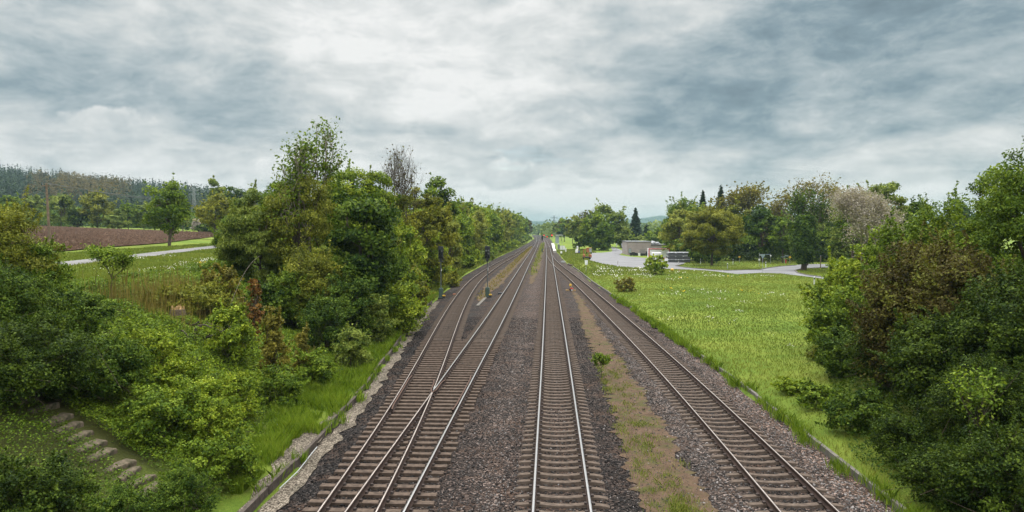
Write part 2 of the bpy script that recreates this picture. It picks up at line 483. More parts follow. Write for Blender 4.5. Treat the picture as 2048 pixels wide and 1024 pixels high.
def limb(r, p0, p1, r0, r1, k=4, wob=.08):
    p0, p1 = np.array(p0, float), np.array(p1, float); L = np.linalg.norm(p1 - p0)
    pts = [p0 + (p1 - p0) * t + (r.normal(size=3) * wob * L * math.sin(math.pi * t) if 0 < t < 1 else 0) for t in np.linspace(0, 1, k + 1)]
    rr = np.linspace(r0, r1, k + 1)
    return [[*pts[i], *pts[i + 1], rr[i], rr[i + 1]] for i in range(k)], pts


def grow(r, H, rad, levels=4, split=3, r0=.15, trunk=.35, spread=.6, up=.25, pct=80):
    segs = []; tips = []
    def rec(p, d, L, rr, lv):
        n = 3; q = p.copy()
        for i in range(n):
            d = unit(d + r.normal(size=3) * .13 + np.array([0, 0, up * .12]))
            q2 = q + d * L / n
            segs.append([*q, *q2, rr * (1 - .3 * i / n), rr * (1 - .3 * (i + 1) / n)])
            q = q2
            if lv < levels and i > 0 and lv > 0 and r.random() < .75:
                ax = unit(np.cross(d, r.normal(size=3)))
                rec(q.copy(), unit(d * .55 + ax * spread + np.array([0, 0, up])), L * r.uniform(.5, .75), rr * .5, lv + 1)
        if lv >= levels: tips.append(q); return
        for _ in range(split):
            ax = unit(np.cross(d, r.normal(size=3)))
            rec(q.copy(), unit(d * .75 + ax * spread + np.array([0, 0, up])), L * r.uniform(.6, .85), rr * .6, lv + 1)
        tips.append(q)
    rec(np.zeros(3), np.array([0, 0, 1.]), H * trunk, r0, 0)
    S = np.array(segs); T = np.array(tips)
    # straighten a leaning crown, then fit the tree to the wanted height and radius
    mx_, mz_ = T[:, :2].mean(0), max(.1, T[:, 2].mean())
    T[:, :2] -= mx_ * (T[:, 2:] / mz_)
    S[:, 0:2] -= mx_ * (S[:, 2:3] / mz_); S[:, 3:5] -= mx_ * (S[:, 5:6] / mz_)
    top = np.percentile(np.r_[S[:, 5], T[:, 2]], 99.5); wid = np.percentile(np.hypot(T[:, 0], T[:, 1]), pct)
    sz = H / top; sxy = min(max(rad / max(wid, .01), .3), 3)
    for k in (0, 3):
        S[:, k + 2] *= sz
        S[:, k] *= sxy; S[:, k + 1] *= sxy
    T = T * np.array([sxy, sxy, sz])
    return S, T


TREE_N = [0]
TOTAL = [0]


def tree(px, d, top, w, kind, pal, name, label, cat, group=None, cb=None, base=None, bark=None, dens=1.0, seed=None, leafk=1.0, depth=1.0, trunk_r=None, x=None, ntips=None, trunkvis=None):
    TREE_N[0] += 1
    r = np.random.default_rng(1000 + TREE_N[0] * 7 if seed is None else seed)
    X = at_y(px, YV, d)[0] if x is None else x
    if base is None: zb = float(zt(X, d))
    else: zb = base
    ztop = CAMH + (YV - top) / F * d
    H = max(.3, ztop - zb + .08); R = w / 2 / F * d
    e = thing(name, label, cat, (X, d, zb - .05), 0, group)
    lf = max(.06, 2.5 * d / 725) * leafk
    bark = bark or BARK
    mat = LEAF[pal]
    if kind in ('tree', 'bush', 'column', 'fine'):
        lf *= r.uniform(.85, 1.25)
        cb = {'tree': .2, 'bush': 0., 'column': .1, 'fine': .08}[kind] if cb is None else cb
        zc = H * (cb + (1 - cb) * .48); rz = H * (1 - cb) * .52
        if kind == 'bush': zc = H * .42; rz = H * .55
        rad = (R * 1.0, R * 1.0 * depth, rz * .92)
        A = 4 * math.pi * (rad[0] * rad[1] + rad[0] * rz + rad[1] * rz) / 3
        if kind != 'bush': rad = tuple(v * (.80 if A / (lf * lf) * .034 < 75 else .88) for v in rad[:2]) + (rad[2] * .93,)
        asp = .34 if kind == 'fine' else .62
        if kind == 'fine': lf *= 1.25
        n = int(min(70000, max(350, dens * 1.75 * A / (.5 * lf * lf * asp))))
        ncl = int(np.clip(A / (lf * lf) * .034, 44, 180))
        cr = (.27 if ncl < 75 else .195) * (R * R * rz) ** (1 / 3)
        P, N, T, C = crown_cloud(r, (0, 0, zc), rad, n, ncl, cr, shell=.5, lump=.15, low=-.95 if kind != 'bush' else -.75)
        if kind == 'bush' and d < 130:
            keep = r.random(n) < .5; P, N, T = P[keep], N[keep], T[keep]
            m_ = int(np.clip(A / (lf * lf) * .045, 40, 260)); q = r.integers(0, len(C), m_)
            o0 = np.stack([r.normal(size=m_) * .38 * R, r.normal(size=m_) * .38 * R, r.uniform(0, .35, m_) * H], 1)
            o1 = np.array([0, 0, zc]) + (C[q] - np.array([0, 0, zc])) * r.uniform(.85, 1.22, (m_, 1)) + np.stack([r.normal(size=m_) * .05 * R, r.normal(size=m_) * .05 * R, r.uniform(0, .10, m_) * H], 1)
            kk = r.integers(0, m_, n // 2 + n // 8); tq = .25 + .75 * r.random(len(kk)) ** .7
            arch = np.stack([0 * tq, 0 * tq, np.sin(tq * 3.1) * .10 * H], 1)
            Pq = o0[kk] * (1 - tq[:, None]) + o1[kk] * tq[:, None] + arch + r.normal(size=(len(kk), 3)) * (R * .055 * (1.25 - tq))[:, None]
            tk = r.normal(size=m_) * .2
            P = np.r_[P, Pq]; N = np.r_[N, unit(r.normal(size=Pq.shape) * .7 + unit(o1 - o0)[kk] * .3 + np.array([0, 0, .5]))]; T = np.r_[T, .5 + tk[kk] + r.normal(size=len(kk)) * .17 + .12 * (tq - .6)]
            shoots = [[*o0[j], *o1[j], max(.006, d * .00016), .004] for j in range(0, m_, 3)]
        else: shoots = []
        # stray sprays break the outline
        ns = max(8, n // 16); tips = C[r.integers(0, len(C), 26)]
        dirs = unit((tips - np.array([0, 0, zc])) * np.array([1, 1, 1.15]) + r.normal(size=tips.shape) * .25 * R + np.array([0, 0, .25 * R]))
        k = r.integers(0, 26, ns); tt = r.random(ns)
        Ps = tips[k] + dirs[k] * (tt * cr * 1.9)[:, None] + r.normal(size=(ns, 3)) * cr * .16 * (1.2 - tt)[:, None]
        P = np.r_[P, Ps]; N = np.r_[N, unit(r.normal(size=(ns, 3)) + np.array([0, 0, .5]))]; T = np.r_[T, .55 + r.normal(size=ns) * .15]
        keep = P[:, 2] > .02
        P, N, T = P[keep], N[keep], T[keep]
        al = np.tile(np.array([0, 0, -1.]), (len(P), 1)) if kind == 'fine' else None
        V, Q = leaf_quads(P, N, lf * r.uniform(.6, 1.35, len(P)), asp, al, r=r)
        link('crown' if kind != 'bush' else 'foliage', np_mesh('crown', V, Q, mat, tint=T), e)
        tr = trunk_r or max(.035, H * .016)
        if kind == 'bush': tr = max(.02, H * .012)
        segs, pts = limb(r, (0, 0, -.1), (r.normal() * .05 * R, r.normal() * .05 * R, zc * 1.2), tr, tr * .35, 6, .02)
        for ci in r.choice(len(C), min(len(C), 12 if kind != 'bush' else 9), replace=False):
            s0 = pts[r.integers(1 if kind == 'bush' else 2, 6)] if kind != 'bush' else np.array([r.normal() * .1 * R, r.normal() * .1 * R, 0])
            sg, _ = limb(r, s0, C[ci], tr * .45, tr * .1, 4, .08); segs += sg
        segs += shoots
        V, Q = tubes(segs, 6)
        link('trunk' if kind != 'bush' else 'stem', np_mesh('trunk', V, Q, bark, smooth=True), e)
        TOTAL[0] += len(P)
    elif kind in ('sparse', 'bare', 'sapling'):
        lv = {'sparse': 4, 'bare': 5, 'sapling': 3}[kind]
        tr = trunk_r or max(.03, H * .017)
        S, T3 = grow(r, H, R * .95, lv, 3 if kind != 'bare' else 3, tr, trunk=(trunkvis or .34), spread=1.0 if kind == 'bare' or cb == 9 else .75, up=.15 if cb == 9 else .3 if kind != 'sapling' else .5, pct=66 if cb == 9 else 80)
        S[:, 6:] = np.maximum(S[:, 6:], d * (.00011 if kind == 'bare' else .0002))
        V, Q = tubes(S, 5)
        link('trunk', np_mesh('trunk', V, Q, bark, smooth=True), e)
        A = 4 * math.pi * (R * R + 2 * R * H * .35) / 3
        n = int(min(40000, max(250, dens * .75 * A / (.5 * lf * lf * .62))))
        k = r.integers(0, len(T3), n); sp_ = {'sparse': .065, 'bare': .05, 'sapling': .09}[kind] * (R + H * .3)
        P = T3[k] + r.normal(size=(n, 3)) * sp_ * np.array([1, 1, .8])
        N = unit(r.normal(size=(n, 3)) * .7 + np.array([0, 0, .6]))
        ti = r.normal(size=len(T3)) * .12
        V, Q = leaf_quads(P, N, lf * r.uniform(.6, 1.3, n), .62, r=r)
        link('crown', np_mesh('crown', V, Q, mat, tint=.5 + ti[k] + r.normal(size=n) * .16), e)
        TOTAL[0] += n
    elif kind == 'conifer':
        A = math.pi * R * H * 1.6
        n = int(min(30000, max(500, dens * 2.6 * A / (.5 * lf * lf * .5))))
        cb = .06 if cb is None else cb
        t = 1 - np.sqrt(r.random(n)); t = t * .98
        lay = max(6, int(H / 1.2)); a = r.uniform(0, 6.28, n)
        saw = 1 - ((t * lay + .35 * np.sin(a * 3 + t * 9)) % 1)
        ang_l = 1 + .22 * np.sin(a * 5 + np.floor(t * lay) * 2.4)
        rr = 1.4 * R * (1 - t) ** .9 * (.5 + .5 * saw) * ang_l * (.35 + .65 * np.sqrt(r.random(n)))
        P = np.stack([rr * np.cos(a), rr * np.sin(a), H * (cb + (1 - cb) * t) - .12 * rr], 1)
        out = np.stack([np.cos(a), np.sin(a), -.35 + 0 * a], 1)
        N = unit(np.array([0, 0, .8]) + r.normal(size=(n, 3)) * .4 + out * .4)
        V, Q = leaf_quads(P, N, lf * 1.5 * r.uniform(.6, 1.3, n), .42, out, r=r)
        link('crown', np_mesh('crown', V, Q, mat, tint=.48 + r.normal(size=n) * .2), e)
        V, Q = tubes([[0, 0, -.1, 0, 0, H * .5, H * .014, H * .009], [0, 0, H * .5, 0, 0, H * .985, H * .009, .02]], 6)
        link('trunk', np_mesh('trunk', V, Q, bark, smooth=True), e)
        TOTAL[0] += n
    return e


# ------------------------------------------------------------------ ground and terrain
def axis(parts):
    o = []
    for a, b, s in parts: o.append(np.arange(a, b, s))
    return np.unique(np.concatenate(o + [[parts[-1][1]]]))


def grid_faces(nx, ny):
    i = np.arange(nx - 1)[None] + np.arange(ny - 1)[:, None] * nx
    return np.stack([i, i + 1, i + 1 + nx, i + nx], -1).reshape(-1, 4)


gx = axis([(-8000, -1000, 400), (-1000, -140, 20), (-140, -32, 2.5), (-32, 34, .6), (34, 150, 3), (150, 1000, 40), (1000, 8000, 400)])
gy = axis([(-60, 4, 4), (4, 90, .8), (90, 320, 3), (320, 1200, 20), (1200, 6600, 300)])
GX, GY = np.meshgrid(gx, gy)
props(link('ground', np_mesh('ground', np.stack([GX, GY, zt(GX, GY)], -1).reshape(-1, 3), grid_faces(len(gx), len(gy)), M['ground'], smooth=True)), kind='structure')


def ribbon(name, ys, xl, xr, n, zfun, mat, jag=0.0, seed=0, kind='structure'):
    ys = np.asarray(ys, float); xl = np.interp(ys, *xl) if isinstance(xl, tuple) else xl; xr = np.interp(ys, *xr) if isinstance(xr, tuple) else xr
    if jag:
        r = np.random.default_rng(seed)
        xl = xl + r.normal(size=len(ys)) * jag + .6 * jag * np.sin(ys * 1.3 + seed); xr = xr + r.normal(size=len(ys)) * jag + .6 * jag * np.sin(ys * .9 + seed * 2)
    t = np.linspace(0, 1, n)[None]
    X = xl[:, None] * (1 - t) + xr[:, None] * t; Y = np.repeat(ys[:, None], n, 1)
    V = np.stack([X, Y, zfun(X, Y)], -1).reshape(-1, 3)
    return props(link(name, np_mesh(name, V, grid_faces(n, len(ys)), mat, smooth=True)), kind=kind)


by = axis([(-12, 40, .35), (40, 120, 1.2), (120, 1000, 8)])


def bz(X, Y):
    tl = np.interp(Y, TLy, TLx); tr = np.interp(Y, TRy, TRx)
    e = np.minimum(X - tl, tr - X)
    return -.262 + .02 * fbm(X, Y, 2.2, 11) + .035 * fbm(X, Y, .6, 12) * sstep(e / 1.5) - .10 * (1 - sstep(e / 1.3))


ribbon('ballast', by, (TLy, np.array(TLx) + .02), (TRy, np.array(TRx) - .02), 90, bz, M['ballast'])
ys = axis([(6, 75, .22), (75, 96, .5)])
ribbon('dirt_strip', ys, ([6, 24, 35, 55, 75, 96], [2.6, 2.55, 2.85, 2.75, 3.1, 2.9]), ([6, 24, 35, 55, 75, 96], [4.45, 4.45, 4.4, 4.0, 3.9, 3.1]), 7, lambda X, Y: bz(X, Y) + .022, M['dirt'], .13, 1)
ys = axis([(76, 320, 2)])
ribbon('dirt_strip', ys, ([76, 100, 200, 320], [-7.4, -8.6, -8.2, -7.2]), ([76, 100, 200, 320], [-7.0, -6.3, -6.1, -6.2]), 6, lambda X, Y: bz(X, Y) + .03, M['dirt'], .15, 2)
ys = axis([(100, 420, 2)])
ribbon('dirt_strip', ys, ([100, 150, 420], [-2.5, -3.0, -3.6]), ([100, 150, 420], [-2.1, -1.4, -2.2]), 6, lambda X, Y: bz(X, Y) + .03, M['dirt'], .12, 3)
ys = axis([(10, 76, .5)])
tl_ = np.interp(ys, TLy, TLx)
wide = .22 + .75 * np.exp(-((ys - 24) / 4.0) ** 2)
ribbon('gravel_margin', ys, tl_ + .0, tl_ + .62, 5, lambda X, Y: bz(X, Y) + .035, M['gravelpale'], .10, 4)
ribbon('gravel_margin', ys[(ys > 17) & (ys < 30)], (tl_ - wide)[(ys > 17) & (ys < 30)], (tl_ - .1)[(ys > 17) & (ys < 30)], 6, lambda X, Y: np.maximum(zt(X, Y), -.25) + .05, M['gravelpale'], .1, 5)

# ploughed field and lane on the left plateau
near = [hit(*p)[:2] for p in ((-60, 520), (60, 511), (110, 505), (200, 497), (330, 487), (400, 478), (462, 469))]
near = np.array(near + [[-95., 235.]])
far_ = np.array([at_y(px, 455, 226)[:2] for px in (-90, 40, 120, 200, 290, 370, 440)] + [[-97., 238.]])
ns, nt_ = 320, 150
si = np.linspace(0, len(near) - 1, ns); k = np.arange(len(near))
N0 = np.stack([np.interp(si, k, near[:, i]) for i in (0, 1)], 1); F0 = np.stack([np.interp(si, k, far_[:, i]) for i in (0, 1)], 1)
tt = np.linspace(0, 1, nt_)[:, None, None]
XY = N0[None] * (1 - tt) + F0[None] * tt
rr_ = rng.normal(size=XY.shape[:2])
edge = np.minimum(np.linspace(0, 1, nt_), np.linspace(1, 0, nt_))[:, None]
Zf = zt(XY[..., 0], XY[..., 1]) + .14 + (.17 * rr_ + .12 * fbm(XY[..., 0], XY[..., 1], 1.6, 8)) * np.minimum(1, edge * 14)
props(link('field', np_mesh('field', np.dstack([XY, Zf]).reshape(-1, 3), grid_faces(ns, nt_), M['soil'])), kind='structure')


def strip_path(name, pts, w, zoff, mat, step=2.0):
    pts = np.array(pts, float); L = np.r_[0, np.cumsum(np.linalg.norm(np.diff(pts, axis=0), axis=1))]
    s = np.arange(0, L[-1], step); P = np.stack([np.interp(s, L, pts[:, i]) for i in (0, 1)], 1)
    ker = np.ones(7) / 7; P = np.stack([np.convolve(np.pad(P[:, i], 3, 'edge'), ker, 'valid') for i in (0, 1)], 1)
    t = unit(np.gradient(P, axis=0)); nrm = np.stack([t[:, 1], -t[:, 0]], 1)
    off = np.linspace(-w / 2, w / 2, 5)
    XY = P[:, None] + nrm[:, None] * off[None, :, None]
    Z = zt(XY[..., 0], XY[..., 1]) + zoff
    return props(link(name, np_mesh(name, np.dstack([XY, Z]).reshape(-1, 3), grid_faces(5, len(P)), mat, smooth=True)), kind='structure')


lane_pts = [hit(*p)[:2] for p in ((60, 536), (112, 530), (160, 526), (225, 518), (340, 505), (450, 492))]
strip_path('path', lane_pts + [lane_pts[-1] + (lane_pts[-1] - lane_pts[-3]) * 2.2], 3.0, .07, M['lane'])

# road and yard on the right
def G(px, py, z=0.0):
    p = at_z(px, py, z); return (p[0], p[1])


road = [G(*p) for p in ((1180, 521), (1178, 514), (1183, 506), (1204, 505.5), (1223, 503.5), (1225, 500), (1220, 494), (1228, 494), (1244, 501), (1245, 506), (1238, 510), (1256, 513), (1275, 514.7),
        (1297, 516.6), (1318, 522), (1337, 523), (1372, 525.4), (1366, 528), (1352, 531.5), (1376, 535), (1427, 539.3), (1454, 540.4), (1520, 538.8), (1538, 535), (1562, 532.2), (1592, 530), (1608, 528.4), (1650, 528.4), (1720, 528.5),
        (1720, 534.5), (1640, 535.5), (1604, 536.5), (1590, 540.5), (1595, 545), (1612, 549), (1636, 552), (1700, 560), (1700, 566), (1633, 556), (1562, 547.5), (1523, 546.5), (1474, 548.5), (1415, 541.5), (1337, 538), (1293, 537.5), (1240, 534), (1206, 528))]


def ngon_sheet(name, pts, z, mat):
    bm = bmesh.new(); vs = [bm.verts.new((x, y, z)) for x, y in pts]; f = bm.faces.new(vs)
    if f.normal.z < 0: f.normal_flip()
    bmesh.ops.triangulate(bm, faces=[f]); me = bpy.data.meshes.new(name); bm.to_mesh(me); bm.free(); me.materials.append(mat)
    return props(link(name, me), kind='structure')


ngon_sheet('road', road, .035, M['road'])


def kerb_line(pts):
    mb = MB()
    for a, b in zip(pts[:-1], pts[1:]):
        c = ((a[0] + b[0]) / 2, (a[1] + b[1]) / 2, .04); L = math.dist(a, b)
        mb.box(c, (L + .05, .22, .2), 0, math.atan2(b[1] - a[1], b[0] - a[0]), .02)
    return props(mb.build('kerb', M['concrete']), kind='structure')


kerb_line([G(*p, .1) for p in ((1366, 528), (1352, 531.5), (1376, 535), (1427, 539.3), (1454, 540.4), (1520, 538.8), (1538, 535), (1562, 532.2), (1592, 530))])
kerb_line([G(*p, .1) for p in ((1640, 535.5), (1604, 536.5), (1590, 540.5), (1595, 545), (1612, 549), (1636, 552), (1700, 560))])

# far ridge on the horizon
hx = np.linspace(-2800, 2800, 130); hy = np.linspace(4600, 5800, 14)
HX, HY = np.meshgrid(hx, hy)
prof = np.interp(HX / HY, [-.5, -.03, .0, .06, .12, .155, .19, .3, .38, .5], [35, 48, 46, 40, 62, 84, 70, 48, 52, 40])
HZ = 4 + 1.08 * prof * np.sin(np.clip((HY - 4600) / 1200, 0, 1) * math.pi) ** .8 + 2.5 * rng.normal(size=HX.shape)
props(link('hills', np_mesh('hills', np.stack([HX, HY, HZ], -1).reshape(-1, 3), grid_faces(130, 14), M['hills'])), kind='structure')


# ------------------------------------------------------------------ the tracks
def smooth_line(pts, y0, y1):
    y = np.concatenate([np.arange(y0, min(y1, 130), 1.0), np.arange(max(y0, 130), y1, 3.0), [y1]]) if y1 > 130 else np.r_[np.arange(y0, y1, 1.0), y1]
    yy = np.arange(y0 - 60, y1 + 60, 1.0); p = np.array(pts, float)
    x = np.interp(yy, p[:, 0], p[:, 1])
    sl0 = (p[1, 1] - p[0, 1]) / (p[1, 0] - p[0, 0]); sl1 = (p[-1, 1] - p[-2, 1]) / (p[-1, 0] - p[-2, 0])
    x = np.where(yy < p[0, 0], p[0, 1] + sl0 * (yy - p[0, 0]), x); x = np.where(yy > p[-1, 0], p[-1, 1] + sl1 * (yy - p[-1, 0]), x)
    for wdt in (9, 9, 7):
        x = np.convolve(np.pad(x, wdt, 'edge'), np.ones(2 * wdt + 1) / (2 * wdt + 1), 'valid')
    return np.stack([np.interp(y, yy, x), y], 1)


RPROF = np.array([(-.072, -.172), (.072, -.172), (.072, -.158), (.012, -.135), (.012, -.046), (.037, -.036), (.037, -.006), (.031, 0), (-.031, 0), (-.037, -.006), (-.037, -.036), (-.012, -.046), (-.012, -.135), (-.072, -.158)])


RPROFN = RPROF.copy(); RPROFN[7, 0] = .017; RPROFN[8, 0] = -.017; RPROFN[[6, 9], 1] = -.010


def rail(name, P, parent, top, zoff=0.0, prof=None):
    prof = RPROF if top.name.startswith('pol') else RPROFN
    n = len(P); t = unit(np.gradient(P, axis=0)); nrm = np.stack([t[:, 1], -t[:, 0]], 1); k = len(prof)
    XY = P[:, None] + nrm[:, None] * prof[None, :, 0, None]
    V = np.dstack([XY, np.broadcast_to(prof[None, :, 1] + zoff, (n, k))]).reshape(-1, 3)
    i = np.arange(n - 1)[:, None] * k; j = np.arange(k)[None]
    Fq = np.stack([i + j, i + (j + 1) % k, i + k + (j + 1) % k, i + k + j], -1).reshape(-1, 4)
    mi = np.tile(np.where(np.isin(np.arange(k), (7, 8) if top.name.startswith('pol') else (7,)), 1, 0), n - 1)
    return link(name, np_mesh(name, V, Fq, [M['railside'], top], mi), parent)


def offset(P, o):
    t = unit(np.gradient(P, axis=0)); return P + np.stack([t[:, 1], -t[:, 0]], 1) * o


def sleeper_shape(mb, c, rz, cx=True):
    R = Matrix.Rotation(rz, 3, 'Z'); c = Vector(c)
    st = [(-1.3, -.235), (-1.22, -.205), (-.95, -.180), (-.6, -.176), (-.4, -.196), (-.15, -.218), (.15, -.218), (.4, -.196), (.6, -.176), (.95, -.180), (1.22, -.205), (1.3, -.235)]
    V = []; Fc = []
    for x, z in st:
        V += [c + R @ Vector((x, -.14, -.42)), c + R @ Vector((x, -.095, z)), c + R @ Vector((x, .095, z)), c + R @ Vector((x, .14, -.42))]
    for i in range(len(st) - 1):
        for j in range(3): Fc.append([i * 4 + j, i * 4 + j + 1, i * 4 + 5 + j, i * 4 + 4 + j])
    Fc += [[0, 3, 2, 1], [len(V) - 4, len(V) - 3, len(V) - 2, len(V) - 1]]
    mb.add(V, Fc, 0)
    for s in (-.7535, .7535):
        for o in (-.105, .105):
            mb.box(c + R @ Vector((s + o, 0, -.155)), (.085, .12, .05), 1, rz)


PROTO = {}


def make_track(name, label, pts, y0, y1, s0, s1, top, phase=0.0):
    P = smooth_line(pts, y0, y1)
    t = thing(name, label, 'railway track', (float(np.interp((y0 + y1) / 2, P[:, 1], P[:, 0])), (y0 + y1) / 2, -.25))
    inv = Matrix.Translation(-Vector(t.location))
    for o in (-.7535, .7535):
        r = rail('rail', offset(P, o), t, top); r.matrix_parent_inverse = inv
    if 'sleeper' not in PROTO:
        mb = MB(); sleeper_shape(mb, (0, 0, 0), 0); PROTO['sleeper'] = mb.build('sleeper', [M['sleeper'], M['clip']])
        first = PROTO['sleeper']
    else: first = None
    sy = np.arange(s0 + phase, s1, .6); far = []
    for i, y in enumerate(sy):
        x = float(np.interp(y, P[:, 1], P[:, 0])); dx = float(np.interp(y + .5, P[:, 1], P[:, 0])) - x
        rz = -math.atan2(dx, .5)
        if i < 100:
            s = first if (first is not None and i == 0) else PROTO['sleeper'].copy()
            if s.name not in COL.objects: COL.objects.link(s)
            s.parent = t; s.matrix_parent_inverse = inv
            s.location = (x + random.gauss(0, .012), y + random.gauss(0, .012), random.gauss(0, .004)); s.rotation_euler = (0, 0, rz + random.gauss(0, .006))
        else: far.append((x, y, rz))
    if far:
        mb = MB()
        for x, y, rz in far: sleeper_shape(mb, (x, y, random.gauss(0, .004)), rz)
        o = mb.build('sleepers', [M['sleeper'], M['clip']], t); o.matrix_parent_inverse = inv; o['kind'] = 'stuff'
    return P


CC = [(-10, .36), (19, .38), (40, .47), (105, .51), (200, .5), (300, .2), (480, -1.3), (700, -5), (1000, -14)]
CL = [(-10, -4.5), (19, -4.48), (58, -4.3), (105, -4.4), (163, -4.6), (300, -5), (480, -6.2), (700, -10), (1000, -19)]
CT = [(-10, -4.72), (10, -4.85), (18.7, -5.06), (29, -5.6), (40, -6.45), (53, -7.55), (75, -9.1), (92, -10.0), (110, -10.6), (151, -10.6), (222, -9.1), (302, -8.4), (412, -7.6), (500, -6.6)]
CR = [(-10, 6.86), (20, 6.84), (33, 6.66), (43, 6.42), (60, 5.83), (82, 5.05), (105, 4.2), (130, 2.95), (150, 1.98), (180, 1.0), (215, .6)]
make_track('railway_track', 'straight track in the middle with bright polished rails and curved concrete sleepers', CC, 5, 900, 6.4, 300, M['steel'])
make_track('railway_track', 'track along the meadow edge, swinging in to join the middle track by the platform', CR, 5, 205, 6.4, 170, M['steelb'], .3)
make_track('railway_track', 'straight track between the two near signals and the middle track, beyond the turnout', CL, 48, 900, 48.6, 300, M['steel'])
make_track('railway_track', 'brown railed track curving away along the wooded bank behind the first signal', CT, 48, 500, 48.6, 300, M['steelb'], .3)

# turnout in front, on long bearers
PL = smooth_line(CL, 4, 48); PT = smooth_line(CT, 4, 48)
tn = thing('railway_turnout', 'turnout with crossing rails, check rails and long weathered bearers nearest the viewer', 'railway turnout', (-5, 26, -.25))
inv = Matrix.Translation(-Vector(tn.location))


def under(o): o.matrix_parent_inverse = inv; return o


ra = offset(PT, -.7535); rc = offset(PT, .7535); rb = offset(PL, -.7535); rd = offset(PL, .7535)
under(rail('rail', ra, tn, M['steelb'])); under(rail('rail', rd, tn, M['steel']))
FY = float(ra[0, 1]);
df = np.interp(np.arange(5, 48, .05), rb[:, 1], rb[:, 0]) - np.interp(np.arange(5, 48, .05), rc[:, 1], rc[:, 0])
FROG = float(np.arange(5, 48, .05)[int(np.argmin(np.abs(df)))])


def cut(P, a, b):
    y = np.r_[np.arange(a, b, .5), b]; return np.stack([np.interp(y, P[:, 1], P[:, 0]), y], 1)


under(rail('rail', cut(rb, 4, FROG - .25), tn, M['steelb'])); under(rail('rail', cut(rc, 4, FROG - .25), tn, M['steelb']))
under(rail('rail', cut(rb, FROG + .9, 48), tn, M['steel'])); under(rail('rail', cut(rc, FROG + .9, 48), tn, M['steelb']))
fx = float(np.interp(FROG, rb[:, 1], rb[:, 0]))
# wing rails bend away on both sides of the nose
for P, Q, sgn in ((rb, rc, -1), (rc, rb, 1)):
    y = np.arange(FROG - .25, FROG + 2.6, .25)
    base = np.interp(y, Q[:, 1], Q[:, 0])
    k = sstep((y - FROG + .25) / .5)
    x = np.interp(y, P[:, 1], P[:, 0]) * (1 - k) + (base + sgn * .105) * k + sgn * .10 * sstep((y - FROG - 1.8) / .8)
    under(rail('wing_rail', np.stack([x, y], 1), tn, M['rust']))
nose = MB()
yb = FROG + .95
xb, xc = float(np.interp(yb, rb[:, 1], rb[:, 0])), float(np.interp(yb, rc[:, 1], rc[:, 0]))
nose.add([(fx - .012, FROG + .1, 0.001), (fx + .012, FROG + .1, .001), (max(xb, xc) + .034, yb, .001), (min(xb, xc) - .034, yb, .001), (fx - .02, FROG + .1, -.17), (fx + .02, FROG + .1, -.17), (max(xb, xc) + .05, yb, -.17), (min(xb, xc) - .05, yb, -.17)],
         [[0, 1, 2, 3], [4, 7, 6, 5], [0, 4, 5, 1], [1, 5, 6, 2], [2, 6, 7, 3], [3, 7, 4, 0]])
under(nose.build('crossing_nose', M['steel'], tn))
for P, sgn in ((ra, 1), (rd, -1)):
    Q = cut(P, FROG - 3.4, FROG + 3.4); k = np.abs(Q[:, 1] - FROG)
    Q = Q + np.stack([sgn * (.105 + .05 * sstep((k - 2.6) / .8)), 0 * k], 1)
    under(rail('check_rail', Q, tn, M['rust'], .015))
bproto = None
for y in np.arange(5.2, 48.2, .62):
    xl = float(np.interp(y, PT[:, 1], PT[:, 0])) - 1.3 + random.gauss(0, .04); xr = float(np.interp(y, PL[:, 1], PL[:, 0])) + 1.3 + random.gauss(0, .04)
    mb = MB(); mb.box(((xl + xr) / 2, y, -.295), (xr - xl, .25, .24), 0, random.gauss(0, .004), .012)
    for P in (ra, rb, rc, rd):
        x = float(np.interp(y, P[:, 1], P[:, 0]))
        mb.box((x, y, -.168), (.30, .15, .03), 1)
        for o in (-.105, .105): mb.box((x + o, y, -.14), (.07, .1, .05), 1)
    b = mb.build('bearer', [M['bearer'], M['clip']], tn); under(b)

